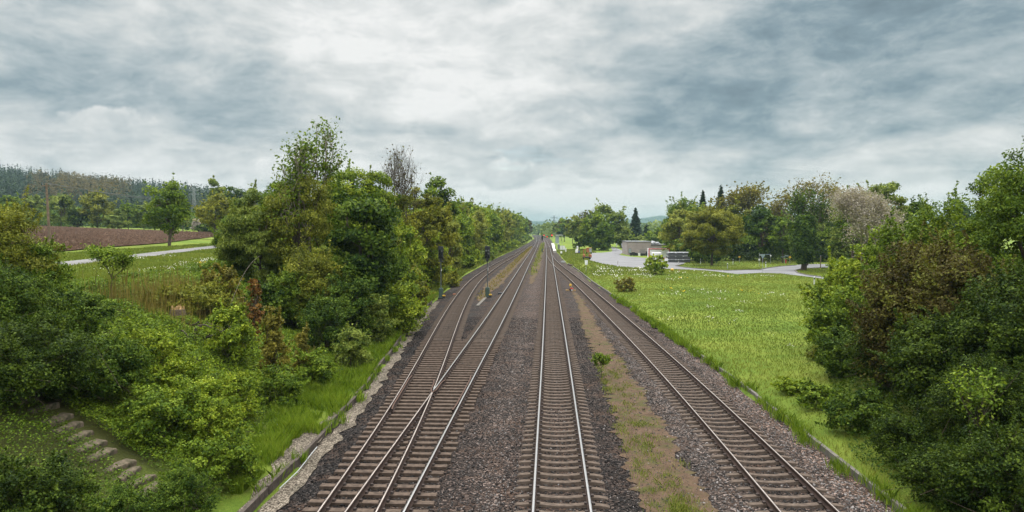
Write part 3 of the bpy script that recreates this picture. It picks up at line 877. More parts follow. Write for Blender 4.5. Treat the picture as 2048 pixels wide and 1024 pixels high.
# ------------------------------------------------------------------ loose stones, edgings
def stones(name, n, y0, y1, smin, smax):
    y = y0 + (y1 - y0) * rng.random(n) ** 1.7
    tl = np.interp(y, TLy, TLx) + .1; tr = np.interp(y, TRy, TRx) - .1
    x = tl + (tr - tl) * rng.random(n)
    s = rng.uniform(smin, smax, n) * np.where(rng.random(n) < .08, 1.5, 1)
    P = np.stack([x, y, bz(x, y) + s * .18], 1)
    o = np.array([[1, 0, 0], [0, 1, 0], [-1, 0, 0], [0, -1, 0], [0, 0, .8], [0, 0, -.8]], float)
    V = o[None] * (1 + rng.normal(size=(n, 6, 1)) * .25) * s[:, None, None]
    a = rng.uniform(0, 6.28, n); c_, s_ = np.cos(a), np.sin(a)
    Vx = V[..., 0] * c_[:, None] - V[..., 1] * s_[:, None] * 1; Vy = V[..., 0] * s_[:, None] + V[..., 1] * c_[:, None]
    tl2 = rng.normal(size=(n, 2)) * .4
    Vz = V[..., 2] * .75 + Vx * tl2[:, :1] + Vy * tl2[:, 1:]
    V = np.stack([Vx, Vy, Vz], -1) + P[:, None]
    fo = np.array([[0, 1, 4], [1, 2, 4], [2, 3, 4], [3, 0, 4], [1, 0, 5], [2, 1, 5], [3, 2, 5], [0, 3, 5]])
    Fc = (np.arange(n)[:, None, None] * 6 + fo[None]).reshape(-1, 3)
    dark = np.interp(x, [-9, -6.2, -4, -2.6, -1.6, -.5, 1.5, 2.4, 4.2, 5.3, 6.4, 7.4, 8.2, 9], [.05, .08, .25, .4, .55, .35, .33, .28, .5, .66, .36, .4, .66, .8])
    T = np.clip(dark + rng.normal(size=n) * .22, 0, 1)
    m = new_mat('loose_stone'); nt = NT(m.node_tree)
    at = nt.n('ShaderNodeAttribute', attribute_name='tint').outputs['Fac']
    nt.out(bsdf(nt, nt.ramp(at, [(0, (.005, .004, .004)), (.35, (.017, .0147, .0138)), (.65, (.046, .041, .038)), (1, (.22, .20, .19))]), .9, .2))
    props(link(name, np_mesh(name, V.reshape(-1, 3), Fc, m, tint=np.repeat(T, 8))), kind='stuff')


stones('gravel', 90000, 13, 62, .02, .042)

mb = MB(); y = 15.5; r_ = random.Random(3)
while y < 74:
    L = r_.uniform(2.2, 2.8); xa, xb = float(np.interp(y, TLy, TLx)), float(np.interp(y + L, TLy, TLx))
    c = ((xa + xb) / 2 + r_.gauss(0, .03) - .08, y + L / 2, -.2 + r_.gauss(0, .02)); a = math.atan2(L, xb - xa) + r_.gauss(0, .012)
    mb.box((c[0], c[1], c[2] - .05), (L * .985, .11, .34), 0, a, .012); mb.box((c[0] - .10, c[1], c[2] - .09), (L * .97, .05, .30), 0, a, .01)
    y += L
props(mb.build('timber_edging', M['timber']), 'long low edging of weathered grey planks between the dark ballast and green bank', 'edging')
mb = MB(); y = 15.0
while y < 160:
    L = 3.0; xa, xb = float(np.interp(y, TRy, TRx)), float(np.interp(y + L, TRy, TRx))
    if not (26 < y < 26): mb.box(((xa + xb) / 2 + .06 + r_.gauss(0, .02), y + L / 2, -.285 + r_.gauss(0, .015)), (L * .985, .13, .3), 0, math.atan2(L, xb - xa), .02)
    y += L
props(mb.build('concrete_edging', M['concrete']), 'long pale concrete edging between the pinkish gravel and the meadow', 'edging')

# ------------------------------------------------------------------ grass, undergrowth, flowers
def blades(name, P, h, w, mat, lean=.35, tint=None, kind='stuff', label=None):
    n = len(P); a = rng.uniform(0, 6.28, n); d = np.stack([np.cos(a), np.sin(a), 0 * a], 1)
    b = rng.uniform(0, 6.28, n); le = np.stack([np.cos(b), np.sin(b), 0 * b], 1) * (h * rng.uniform(.1, lean * 2, n))[:, None]
    top = P + le + np.array([0, 0, 1.]) * h[:, None]; mid = P + le * .3 + np.array([0, 0, .55]) * h[:, None]
    W = (d * w[:, None]) / 2
    V = np.stack([P - W, P + W, mid + W * .8, top, mid - W * .8], 1).reshape(-1, 3)
    Fc = (np.arange(n)[:, None] * 5 + np.arange(5)[None])
    T = .5 + rng.normal(size=n) * .2 if tint is None else tint + rng.normal(size=n) * (.07 if name == 'meadow_grass' else .17)
    return props(link(name, np_mesh(name, V, Fc, mat, tint=T)), kind=kind)


def on_ground(x, y, dz=-.02): return np.stack([x, y, zt(x, y) + dz], 1)


def inside(poly, x, y):
    c = np.zeros(len(x), bool); n = len(poly)
    for i in range(n):
        (x1, y1), (x2, y2) = poly[i], poly[(i + 1) % n]
        if y1 == y2: continue
        c ^= ((y1 > y) != (y2 > y)) & (x < (x2 - x1) * (y - y1) / (y2 - y1) + x1)
    return c


# right meadow
n = 210000
y = 17 + 123 * rng.random(n) ** 1.25; tr = np.interp(y, TRy, TRx)
x = tr + .25 + (44 - tr + (y - 17) * .25) * rng.random(n)
k = ~inside(road, x, y) & (x / y < .62)
x, y = x[k], y[k]
pat = fbm(x, y, .3, 21)
h = np.clip(.13 + .09 * pat + .03 * rng.normal(size=len(x)), .06, .5) * np.interp(y, [20, 60, 140], [1.0, 1.0, .9])
blades('meadow_grass', on_ground(x, y), h, np.maximum(.018, y * .0008), LEAF['grass'], .5, .5 + .36 * pat + .2 * fbm(x, y, .8, 22) + .3 * fbm(x, y, .09, 28))
# tall verge grass along the left edging
n = 52000
y = 20 + 62 * rng.random(n) ** 1.2; tl = np.interp(y, TLy, TLx)
x = tl - .18 - np.interp(y, [20, 26, 36, 50, 80], [.9, 2.3, 3.2, 3.0, 2.8]) * rng.random(n)
cl = fbm(x, y, 1.6, 23); k = (cl > -.22) & ~((y < 29) & (x > tl - .8) & (cl < .25)); x, y, cl = x[k], y[k], cl[k]
blades('verge_grass', on_ground(x, y), np.clip(.42 + .32 * cl + .08 * rng.normal(size=len(x)), .1, .75), np.maximum(.02, y * .0009), LEAF['verge'], .35, .5 + .3 * cl)
# left plateau meadow and far left verge
n = 90000
y = 26 + 150 * rng.random(n) ** 1.4; x = -19 - (y * .35 + 12) * rng.random(n)
lp = np.array(lane_pts); lx = np.interp(y, lp[:, 1], lp[:, 0]); k = (np.abs(x - lx) > 1.8) & (x > -54 - .12 * np.maximum(0, y - 80)) & (x / y > -.82)
x, y = x[k], y[k]; pat = fbm(x, y, .3, 25)
blades('meadow_grass', on_ground(x, y), np.clip(.26 + .14 * pat, .08, .6), np.maximum(.025, y * .0012), LEAF['grass'], .5, .45 + .35 * pat)
n = 26000
y = 76 + 330 * rng.random(n) ** 1.5; tl = np.interp(y, TLy, TLx); x = tl - .1 - 4.5 * rng.random(n)
blades('verge_grass', on_ground(x, y), np.clip(.35 + .2 * fbm(x, y, .8, 26), .1, .7), y * .0013, LEAF['grass'], .4, .5 + .3 * fbm(x, y, .5, 27))
n = 9000
y = 118 + 150 * rng.random(n); x = np.interp(y, TRy, TRx) + .1 + 12 * rng.random(n); k = ~inside(road, x, y); x, y = x[k], y[k]
blades('meadow_grass', on_ground(x, y), .25 + .08 * rng.random(len(x)), y * .0013, LEAF['grass'], .5)
# island lawns beyond the road
n = 16000
y = 118 + 60 * rng.random(n); x = 20 + 75 * rng.random(n); k = ~inside(road, x, y) & (y > 121); x, y = x[k], y[k]
blades('lawn_grass', on_ground(x, y), .12 + .05 * rng.random(len(x)), y * .0012, LEAF['grass'], .6, .68 + 0 * x)
# sparse tufts on the dirt strip and at the kerbs
cx_, cy_ = [], []
for i in range(170):
    yy = 17.5 + 26 * random.random() ** 1.3; xx = 2.75 + 1.2 * random.random() ** 1.6 + (.5 if random.random() < .2 else 0)
    m_ = random.randint(6, 40); cx_.append(np.random.default_rng(i).normal(xx, .13, m_)); cy_.append(np.random.default_rng(i + 999).normal(yy, .22, m_))
for i in range(26):
    yy = 16.6 + 3.6 * random.random(); xx = 3.3 + .8 * random.random(); m_ = 70
    cx_.append(np.random.default_rng(i).normal(xx, .14, m_)); cy_.append(np.random.default_rng(i + 99).normal(yy, .25, m_))
x = np.concatenate(cx_); y = np.concatenate(cy_)
blades('strip_grass', np.stack([x, y, bz(x, y) + .02], 1), rng.uniform(.04, .17, len(x)), np.full(len(x), .018), LEAF['grass'], .6, .5 + .25 * rng.normal(size=len(x)))
cx_, cy_ = [], []
for i in range(130):
    yy = 17.5 + 66 * random.random() ** 1.6; xx = float(np.interp(yy, TRy, TRx)) + random.gauss(-.1, .12); m_ = random.randint(25, 110)
    cx_.append(np.random.default_rng(i).normal(xx, .13, m_)); cy_.append(np.random.default_rng(i + 55).normal(yy, .2, m_))
for i in range(36):
    yy = 19 + 34 * random.random(); xx = float(np.interp(yy, TLy, TLx)) + random.gauss(-.1, .18); m_ = random.randint(15, 70)
    cx_.append(np.random.default_rng(i + 7).normal(xx, .09, m_)); cy_.append(np.random.default_rng(i + 75).normal(yy, .15, m_))
x = np.concatenate(cx_); y = np.concatenate(cy_)
blades('edge_grass', np.stack([x, y, np.full(len(x), -.26)], 1), rng.uniform(.15, .5, len(x)), np.maximum(.018, y * .0008), LEAF['verge'], .4, .45 + .15 * rng.normal(size=len(x)))
x = -7 - 1.4 * rng.random(1800) + .3; y = 78 + 240 * rng.random(1800)
blades('strip_grass', np.stack([x, y, bz(x, y)], 1), rng.uniform(.08, .28, 1800), y * .0013, LEAF['dry'], .5)
x = -2.5 + rng.normal(size=1500) * .4; y = 120 + 300 * rng.random(1500)
blades('strip_grass', np.stack([x, y, bz(x, y)], 1), rng.uniform(.1, .3, 1500), y * .0013, LEAF['grass'], .5, .6 + 0 * x)

# dandelion clocks and daisies
def flowers(name, cents, mat, size=1.0):
    Ps = []
    for cx, cy, sx, sy, m_ in cents:
        for q in range(max(2, m_ // 14)):
            a_, b_ = rng.normal(cx, sx), rng.normal(cy, sy); k_ = int(rng.integers(3, 12)); g_ = rng.uniform(.25, .9)
            Ps.append(np.stack([rng.normal(a_, g_ * sx * .35, k_), rng.normal(b_, g_ * sy * .35, k_)], 1))
    P = np.concatenate(Ps); P = P[~inside(road, P[:, 0], P[:, 1])]
    P = P[(P[:, 0] > np.interp(P[:, 1], TRy, TRx) + .6) | (P[:, 0] < -14)]
    m_ = len(P); z = zt(P[:, 0], P[:, 1]) + rng.uniform(.16, .34, m_)
    s = np.maximum(.035, P[:, 1] * .0007) * rng.uniform(.5, 1.25, m_) * size
    C = np.stack([P[:, 0], P[:, 1], z], 1)
    o = np.array([[1, 0, 0], [0, 1, 0], [-1, 0, 0], [0, -1, 0], [0, 0, 1], [0, 0, -1]], float)
    V = (C[:, None] + o[None] * s[:, None, None]).reshape(-1, 3)
    fo = np.array([[0, 1, 4], [1, 2, 4], [2, 3, 4], [3, 0, 4], [1, 0, 5], [2, 1, 5], [3, 2, 5], [0, 3, 5]])
    props(link(name, np_mesh(name, V, (np.arange(m_)[:, None, None] * 6 + fo[None]).reshape(-1, 3), LEAF[mat], tint=np.repeat(rng.random(m_), 8))), kind='stuff')


def fl(px, py, sx, sy, m_):
    p = hit(px, py); return (p[0], p[1], sx, sy, m_)


flowers('dandelions', [fl(1255, 548, 4.5, 9, 260), fl(1225, 545, 2.5, 10, 160), fl(1290, 545, 4, 5, 90), fl(1430, 552, 5, 4, 130), fl(1400, 588, 4, 2.5, 130), fl(1450, 606, 2, 2, 40), fl(1380, 640, 2, 2, 40), fl(1470, 625, 2, 3, 40),
                       fl(1560, 650, 3, 4, 60), fl(1590, 610, 3, 5, 50), fl(1570, 720, 1.5, 2, 14), fl(1222, 562, 1.5, 4, 40), fl(395, 535, 2.6, 5, 260), fl(430, 525, 1.6, 4, 120), fl(345, 525, 3, 7, 90), fl(330, 548, 3, 4, 110)], 'flower')
flowers('buttercups', [fl(1350, 585, 2, 3, 20), fl(1400, 560, 3, 3, 20), fl(405, 532, .8, 1.2, 40), fl(1500, 590, 2, 3, 16)], 'buttercup')

# leafy undergrowth over the banks
def undergrowth(name, n, xfun, y0, y1, pal, amp, lk, tlo=.48, p=1.4, skip=None):
    y = y0 + (y1 - y0) * rng.random(n) ** p; x = xfun(y, rng.random(n))
    if skip is not None: k = skip(x, y); x, y = x[k], y[k]
    f = fbm(x, y, .9, 31) + .5 * fbm(x, y, 2.4, 32)
    hh = np.clip(amp * (.5 + .9 * f), .05, 2) * rng.random(len(x)) ** .35
    P = np.stack([x, y, zt(x, y) + hh], 1)
    N = unit(rng.normal(size=P.shape) * .55 + np.array([0, 0, .9]))
    V, Q = leaf_quads(P, N, np.maximum(.065, y * 2.6 / 725) * lk * rng.uniform(.6, 1.35, len(x)))
    T = tlo + .22 * fbm(x, y, .5, 33) + .15 * rng.normal(size=len(x))
    props(link(name, np_mesh(name, V, Q, LEAF[pal], tint=T)), kind='stuff')


def tlx(y): return np.interp(y, TLy, TLx)
def trx(y): return np.interp(y, TRy, TRx)


stair = lambda x, y: ~((y > 17.5) & (y < 22.6) & (x < -9.5) & (x > -16.5) & (np.abs(y - (19.4 + (-9.5 - x) * .35)) < .42))
undergrowth('undergrowth', 60000, lambda y, u: tlx(y) - .75 - np.interp(y, [20, 26, 36, 50], [.5, 1.8, 3.0, 2.8]) - 7.5 * u, 21, 62, 'lime', .5, .95, .42, 1.3, stair)
undergrowth('undergrowth', 130000, lambda y, u: tlx(y) - .75 - np.interp(y, [20, 26, 36, 50], [.2, 1.2, 2.2, 2.0]) - (12.5 + .05 * y) * u, 13, 72, 'green', .55, 1.0, .46, 1.6, stair)
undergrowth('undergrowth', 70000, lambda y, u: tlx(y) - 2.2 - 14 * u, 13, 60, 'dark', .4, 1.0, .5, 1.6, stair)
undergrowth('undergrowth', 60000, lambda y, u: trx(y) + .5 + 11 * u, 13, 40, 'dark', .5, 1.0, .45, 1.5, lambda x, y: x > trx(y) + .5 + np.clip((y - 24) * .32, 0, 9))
undergrowth('undergrowth', 45000, lambda y, u: tlx(y) - 3.5 - 9 * u, 70, 330, 'olive', .9, .8, .5, 1.5)

undergrowth('undergrowth', 26000, lambda y, u: 42 + 85 * u, 166, 215, 'deep', 3.2, .75, .45, 1.0, lambda x, y: (x / y < .62) & (x / y > .2) & ~inside(road, x, y))

# dry stalks above the cut part of the bank
n = 1500
px_ = rng.uniform(215, 470, n); x = np.interp(px_, [215, 470], [-21.5, -17.5]) + rng.normal(size=n) * .8; y = rng.uniform(33, 42, n)
blades('dry_stalks', on_ground(x, y), rng.uniform(.6, 1.7, n), np.full(n, .022), LEAF['dry'], .07)
print('setting done')

# ------------------------------------------------------------------ trees and bushes
T = tree
# beyond the ploughed field
fg = 'trees behind the ploughed field'
T(22, 236, 388, 70, 'tree', 'green', 'round_tree', 'green tree behind the field, half hidden by the near bush left of the wooden pole', 'tree', fg)
T(66, 238, 384, 52, 'tree', 'sage', 'round_tree', 'grey-green tree behind the field, just left of the wooden pole', 'tree', fg)
T(122, 236, 384, 58, 'tree', 'sage', 'round_tree', 'rounded grey-green tree behind the field, first right of the wooden pole', 'tree', fg, cb=.05)
T(156, 232, 414, 40, 'bush', 'deep', 'dark_bush', 'small dark bush between two rounded trees behind the field', 'bush')
T(196, 234, 382, 76, 'tree', 'olive', 'round_tree', 'widest rounded olive tree behind the ploughed field', 'tree', fg, cb=.05)
T(235, 230, 418, 46, 'bush', 'sage', 'field_bush', 'low grey-green bush right of the widest tree behind the field', 'bush')
T(257, 236, 403, 44, 'tree', 'green', 'round_tree', 'bright green tree behind the field between low bush and roadside tree', 'tree', fg, cb=.05)
T(288, 240, 400, 46, 'tree', 'sage', 'round_tree', 'grey-green tree partly hidden by the crown of the roadside apple tree', 'tree', fg, cb=.05)
T(326, 240, 408, 44, 'bush', 'dark', 'field_bush', 'dark bush seen under the crown of the roadside apple tree', 'bush')
T(366, 250, 396, 26, 'column', 'willow', 'pale_tree', 'pale yellowish tree behind the field near the lattice pylon', 'tree')
T(398, 236, 436, 26, 'bush', 'pale', 'blossom_bush', 'small pinkish blossoming bush at the end of the field by the pylon', 'bush')
T(410, 230, 444, 30, 'bush', 'dark', 'field_bush', 'small dark round bush at the far end of the field', 'bush')
T(434, 215, 345, 44, 'column', 'sage', 'birch_tree', 'tall slender grey-green birch behind the yellow roadside tree', 'tree', dens=1.5)
T(470, 225, 363, 58, 'tree', 'dark', 'broad_tree', 'dark tree just right of the tall slender birch', 'tree', cb=.1)
T(504, 215, 372, 60, 'tree', 'sage', 'broad_tree', 'grey-green tree peeping over the left end of the trackside thicket', 'tree', cb=.1)
# by the lane
T(338, 107, 356, 98, 'tree', 'green', 'apple_tree', 'apple tree with a bare short trunk and open crown between field and lane', 'tree', trunk_r=.24, dens=.75, cb=.2)
T(430, 150, 386, 84, 'tree', 'gold', 'cherry_tree', 'yellow-leaved spreading tree on a short trunk at the field end of the lane', 'tree', trunk_r=.22, dens=.6, cb=.2)
# tall bushes at the left edge
lb = 'bushes on the left bank'
T(-10, 27, 372, 200, 'bush', 'olive', 'tall_bush', 'tall olive-green bush rising above the field at the left edge', 'bush', lb)
T(66, 28, 468, 130, 'bush', 'green', 'tall_bush', 'green bush in front of the pole foot, leaning out from the left edge', 'bush', lb)
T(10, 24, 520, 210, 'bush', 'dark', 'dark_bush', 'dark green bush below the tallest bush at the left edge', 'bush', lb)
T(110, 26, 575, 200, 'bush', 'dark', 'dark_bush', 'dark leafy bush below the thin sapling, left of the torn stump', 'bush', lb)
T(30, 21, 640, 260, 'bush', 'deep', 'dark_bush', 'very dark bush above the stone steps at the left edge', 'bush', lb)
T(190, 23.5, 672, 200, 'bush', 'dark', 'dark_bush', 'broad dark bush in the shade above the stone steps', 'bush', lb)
T(285, 27, 655, 150, 'bush', 'lime', 'leafy_bush', 'pale leafy bush directly below the torn stump', 'bush', lb)
T(360, 26, 722, 140, 'bush', 'lime', 'leafy_bush', 'yellow-green leafy bush downhill of the brushwood heap', 'bush', lb)
T(110, 22.6, 760, 190, 'bush', 'deep', 'dark_bush', 'dark bush behind the upper stone steps', 'bush', lb)
T(310, 22.6, 775, 180, 'bush', 'green', 'leafy_bush', 'green bush behind the middle stone steps', 'bush', lb)
T(405, 23.5, 795, 140, 'bush', 'lime', 'leafy_bush', 'yellow-green bush halfway down the bank beyond the lower steps', 'bush', lb)
T(470, 26.5, 748, 90, 'bush', 'lime', 'leafy_bush', 'pale yellow-green bush above the tall verge grass', 'bush', lb)
T(552, 29, 738, 90, 'bush', 'green', 'leafy_bush', 'green bush at the foot of the amber shrub', 'bush', lb)
T(625, 33, 700, 90, 'bush', 'green', 'leafy_bush', 'spreading green bush between amber shrub and timber edging', 'bush', lb)
T(700, 38, 652, 80, 'bush', 'sage', 'leafy_bush', 'grey-green bush beside the tall verge grass, under the dark maple', 'bush', lb)
T(395, 20, 890, 120, 'bush', 'green', 'leafy_bush', 'green bush just beyond the lowest stone step', 'bush', lb)
T(462, 20.5, 868, 90, 'bush', 'green', 'leafy_bush', 'green bush at the foot of the bank beside the widest pale gravel', 'bush', lb)
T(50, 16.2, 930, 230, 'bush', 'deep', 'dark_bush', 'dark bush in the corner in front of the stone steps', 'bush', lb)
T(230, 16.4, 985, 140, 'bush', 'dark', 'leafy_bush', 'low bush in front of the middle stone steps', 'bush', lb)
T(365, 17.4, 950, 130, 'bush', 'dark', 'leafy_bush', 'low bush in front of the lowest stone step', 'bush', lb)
T(222, 35, 498, 84, 'sapling', 'green', 'sapling', 'thin young sapling with upright leafy shoots in front of the lane', 'sapling', trunk_r=.04, dens=1.3, trunkvis=.14)
T(440, 39, 522, 70, 'bush', 'ochre', 'reddish_shrub', 'brownish shrub at the edge of the daisies, left of the thicket', 'shrub')
T(508, 36.5, 538, 32, 'column', 'rust', 'rust_shrub', 'narrow rust-red shrub in front of the thicket', 'shrub', dens=.5, leafk=.85)
T(540, 31, 604, 54, 'bush', 'ochre', 'amber_shrub', 'amber shrub with upright stems in front of the rust-red one', 'shrub')
T(605, 33.5, 652, 40, 'bush', 'ochre', 'amber_shrub', 'small amber shrub right of the taller amber one', 'shrub')
T(400, 37, 560, 110, 'bush', 'olive', 'leafy_bush', 'olive bush among dry stalks right of the torn stump', 'bush', lb)
T(455, 33, 612, 100, 'bush', 'lime', 'leafy_bush', 'yellow-green bush between the torn stump and the amber shrub', 'bush', lb)
T(330, 36, 575, 80, 'bush', 'olive', 'leafy_bush', 'low olive bush behind the torn stump', 'bush', lb)
# thicket
T(518, 53, 372, 170, 'fine', 'sage', 'willow_tree', 'fine-leaved grey-green willow forming the left end of the thicket', 'tree', dens=1.2, cb=.02)
T(470, 56, 420, 90, 'fine', 'green', 'willow_tree', 'lower green willow leaning out over the lane at the thicket end', 'tree', cb=.0)
T(572, 57, 340, 130, 'tree', 'green', 'broad_tree', 'green tree behind the willow and left of the tall thin tree', 'tree', cb=.05)
T(614, 53, 247, 120, 'sparse', 'green', 'poplar_tree', 'tallest tree, thin open crown on a pale bare trunk above the thicket', 'tree', bark=BARKP, trunk_r=.17, trunkvis=.42, dens=.9, seed=5, leafk=1.3)
T(598, 52, 330, 150, 'fine', 'olive', 'willow_tree', 'olive foliage around the pale trunk of the tallest tree', 'tree', cb=.30, dens=.55)
T(686, 64, 310, 140, 'tree', 'lime', 'broad_tree', 'yellow-green tree right behind the tallest tree', 'tree', cb=.1)
T(722, 50, 352, 165, 'tree', 'dark', 'maple_tree', 'dark green big-leaved maple in the middle of the thicket', 'tree', cb=.06, leafk=1.35, dens=1.3)
T(748, 66, 330, 110, 'tree', 'lime', 'broad_tree', 'bright yellow-green tree behind the dark maple', 'tree', cb=.1)
T(792, 82, 372, 90, 'tree', 'gold', 'broad_tree', 'yellow-green tree below the nearly bare tree', 'tree', cb=.05)
T(800, 84, 300, 92, 'bare', 'copper', 'bare_tree', 'nearly bare tree with brown buds above the thicket', 'tree', dens=.10, trunk_r=.16)
T(852, 88, 370, 112, 'tree', 'gold', 'broad_tree', 'golden olive tree right of the nearly bare tree', 'tree', cb=.05)
T(880, 122, 347, 84, 'tree', 'green', 'broad_tree', 'tall green tree standing above the golden olive one', 'tree', cb=.1)
T(897, 112, 432, 54, 'fine', 'willow', 'weeping_tree', 'pale yellow-green feathery tree behind the first signal', 'tree', cb=0, dens=1.4, x=-15.2)
T(812, 72, 440, 84, 'bush', 'lime', 'tall_bush', 'tall yellow-green bush at the right foot of the thicket', 'bush')
T(856, 88, 486, 50, 'bush', 'lime', 'tall_bush', 'yellow-green bush directly behind the mast of the first signal', 'bush')
T(620, 46, 480, 130, 'bush', 'olive', 'feathery_bush', 'olive feathery bush below the pale trunk of the tallest tree', 'bush', leafk=.8)
T(575, 45, 535, 120, 'bush', 'green', 'feathery_bush', 'green bush right of the rust-red shrub', 'bush', leafk=.85)
T(530, 43, 560, 90, 'bush', 'dark', 'dark_bush', 'shaded bush behind the rust-red shrub', 'bush')
T(690, 45, 530, 120, 'bush', 'dark', 'leafy_bush', 'dark bush below the big-leaved maple', 'bush')
T(645, 41, 592, 90, 'bush', 'dark', 'leafy_bush', 'dark bush at the foot of the olive feathery bush', 'bush')
T(738, 47, 578, 90, 'bush', 'sage', 'leafy_bush', 'grey-green bush at the foot of the maple above the grass', 'bush')
T(793, 52, 555, 100, 'bush', 'lime', 'leafy_bush', 'bright yellow-green bush closest to the ballast, at the thicket end', 'bush')
T(832, 66, 530, 50, 'bush', 'gold', 'leafy_bush', 'golden bush between thicket and first signal', 'bush')
T(800, 62, 500, 76, 'bush', 'green', 'leafy_bush', 'green bush under the tall yellow-green one, left of the first signal', 'bush')
T(902, 96, 540, 40, 'bush', 'gold', 'leafy_bush', 'golden bush right behind the foot of the first signal', 'bush')
# tree row along the left of the line
rg = 'trees in the row along the left of the line'
rl = 'one of the tall green trees in the unbroken row along the left of the line'
pr = random.Random(5)
pal_ = ['green', 'lime', 'lime', 'sage', 'green', 'sage', 'olive', 'lime', 'green', 'willow']
ytr = 104.0; i = 0
while ytr < 560:
    xb = float(np.interp(ytr, TLy, TLx)) - np.interp(ytr, [100, 200], [4.5, 5.5]) - pr.uniform(0, 1.5)
    px = 1095 + F * xb / ytr
    for row in (0, 1):
        xx = xb - row * pr.uniform(5, 8); yy = ytr + row * pr.uniform(2, 7)
        Z = np.interp(yy, [100, 160, 230, 330, 560], [9.5, 13.5, 14.5, 16.5, 16]) + pr.uniform(-1.5, 1.2) + row * 1.5
        wd = pr.uniform(6.5, 9.5) * (1.1 if yy > 250 else 1)
        T(0, yy, YV - (Z - CAMH) / yy * F, wd / yy * F, 'tree' if pr.random() < .7 else 'column', pal_[pr.randrange(10)] if yy > 150 else pr.choice(['lime', 'green', 'lime', 'willow']), 'row_tree', rl, 'tree', rg, cb=.04, x=xx)
    if i % 2 == 0:
        T(0, ytr - 3, YV + (CAMH - pr.uniform(2.0, 3.6)) / ytr * F, 5 / ytr * F, 'bush', pal_[pr.randrange(4)], 'row_bush', 'low bush at the foot of the tree row along the left of the line', 'bush', 'bushes at the foot of the left tree row', x=xb + 3.2)
    ytr += np.interp(ytr, [100, 250, 560], [8.5, 14, 30]); i += 1
T(1062, 560, 437, 18, 'tree', 'copper', 'row_tree', 'reddish tree ending the left tree row before the hill', 'tree', x=-15)
# right of the line, far
T(1106, 520, 443, 24, 'tree', 'sage', 'broad_tree', 'small far tree nearest the line behind the platform', 'tree', x=7)
T(1122, 430, 435, 34, 'tree', 'green', 'broad_tree', 'far green tree behind the platform shelter', 'tree', x=10)
T(1138, 375, 430, 36, 'tree', 'olive', 'broad_tree', 'far olive tree between platform shelter and the big dome', 'tree', x=13)
T(1112, 470, 440, 20, 'tree', 'copper', 'broad_tree', 'far brownish tree behind the platform', 'tree', x=9)
T(1158, 262, 432, 50, 'tree', 'sage', 'broad_tree', 'paler left half of the tree dome behind the orange trailer', 'tree', cb=.02)
T(1192, 255, 429, 78, 'tree', 'green', 'broad_tree', 'big dome-shaped green tree behind the orange trailer', 'tree', cb=.0, dens=1.3)
T(1212, 292, 404, 88, 'tree', 'sage', 'broad_tree', 'taller tree rising behind the dome-shaped one', 'tree', cb=.0)
T(1172, 320, 422, 40, 'bare', 'copper', 'bare_tree', 'thin nearly bare tree above the dome-shaped one', 'tree', dens=.4)
T(1243, 292, 440, 44, 'tree', 'sage', 'broad_tree', 'grey-green tree between the dome and the dark spruce', 'tree', cb=.02)
T(1271, 318, 414, 30, 'conifer', 'spruce', 'spruce_tree', 'dark spruce behind the low warehouse', 'tree')
T(1293, 335, 445, 17, 'conifer', 'spruce', 'spruce_tree', 'smaller dark spruce right of the taller spruce', 'tree')
T(1279, 290, 468, 27, 'bush', 'sage', 'round_bush', 'round pale bush below the dark spruce', 'bush')
T(1252, 300, 462, 30, 'bush', 'dark', 'dark_bush', 'dark shaded bush left of the spruce foot', 'bush')
T(1311, 300, 454, 40, 'tree', 'green', 'broad_tree', 'green tree behind the right end of the warehouse', 'tree', cb=0)
T(1334, 270, 440, 34, 'tree', 'dark', 'broad_tree', 'dark green tree left of the golden trees, behind the warehouse', 'tree', cb=0)
# wood on the right
T(1374, 205, 387, 104, 'tree', 'green', 'broad_tree', 'high green tree on the left of the wood behind the road', 'tree', cb=.05)
T(1405, 212, 378, 32, 'conifer', 'spruce', 'spruce_tree', 'left of two dark spruce tips above the wood', 'tree')
T(1441, 212, 369, 42, 'conifer', 'spruce', 'spruce_tree', 'taller right one of two dark spruce tips above the wood', 'tree')
T(1486, 205, 377, 84, 'sparse', 'ochre', 'brown_tree', 'brownish open tree right of the two spruce tips', 'tree', dens=1.2)
T(1364, 178, 414, 104, 'tree', 'willow', 'golden_tree', 'pale golden-green tree behind the pipe bundles', 'tree', cb=.12)
T(1424, 149, 408, 118, 'tree', 'gold', 'round_tree', 'golden-green round tree on a short trunk on the lawn island', 'tree', cb=.16, trunk_r=.28, dens=1.5, leafk=.7)
T(1478, 188, 404, 66, 'tree', 'olive', 'broad_tree', 'olive tree between the golden round tree and the dark maple', 'tree', cb=.1)
T(1526, 165, 405, 88, 'tree', 'dark', 'maple_tree', 'dark green maple behind the sign posts', 'tree', cb=.14, dens=1.2, trunk_r=.3)
T(1566, 160, 428, 54, 'tree', 'green', 'broad_tree', 'green tree between the dark maple and the ivy-clad trunk', 'tree', cb=.15)
T(1592, 172, 364, 128, 'bare', 'ochre', 'bare_tree', 'big half-bare tree towering behind the ivy-clad trunk', 'tree', dens=.8, trunk_r=.4, bark=BARKG)
T(1615, 150, 385, 70, 'sparse', 'dark', 'broad_tree', 'dark open tree just above the ivy-clad trunk', 'tree', dens=1.1, trunk_r=.3)
T(1645, 172, 408, 64, 'tree', 'green', 'broad_tree', 'green tree right of the ivy-clad trunk', 'tree', cb=.05)
T(1690, 140, 400, 70, 'tree', 'sage', 'broad_tree', 'grey-green tree behind the pale blossom tree', 'tree', cb=.05)
T(1732, 88, 384, 146, 'bare', 'pale', 'blossom_tree', 'pale pinkish-grey dome-shaped tree of fine bare twigs', 'tree', bark=BARKG, dens=1.4, trunk_r=.2, leafk=.65, cb=0)
T(1706, 122, 372, 56, 'tree', 'green', 'broad_tree', 'green tree top behind the left of the pale blossom tree', 'tree')
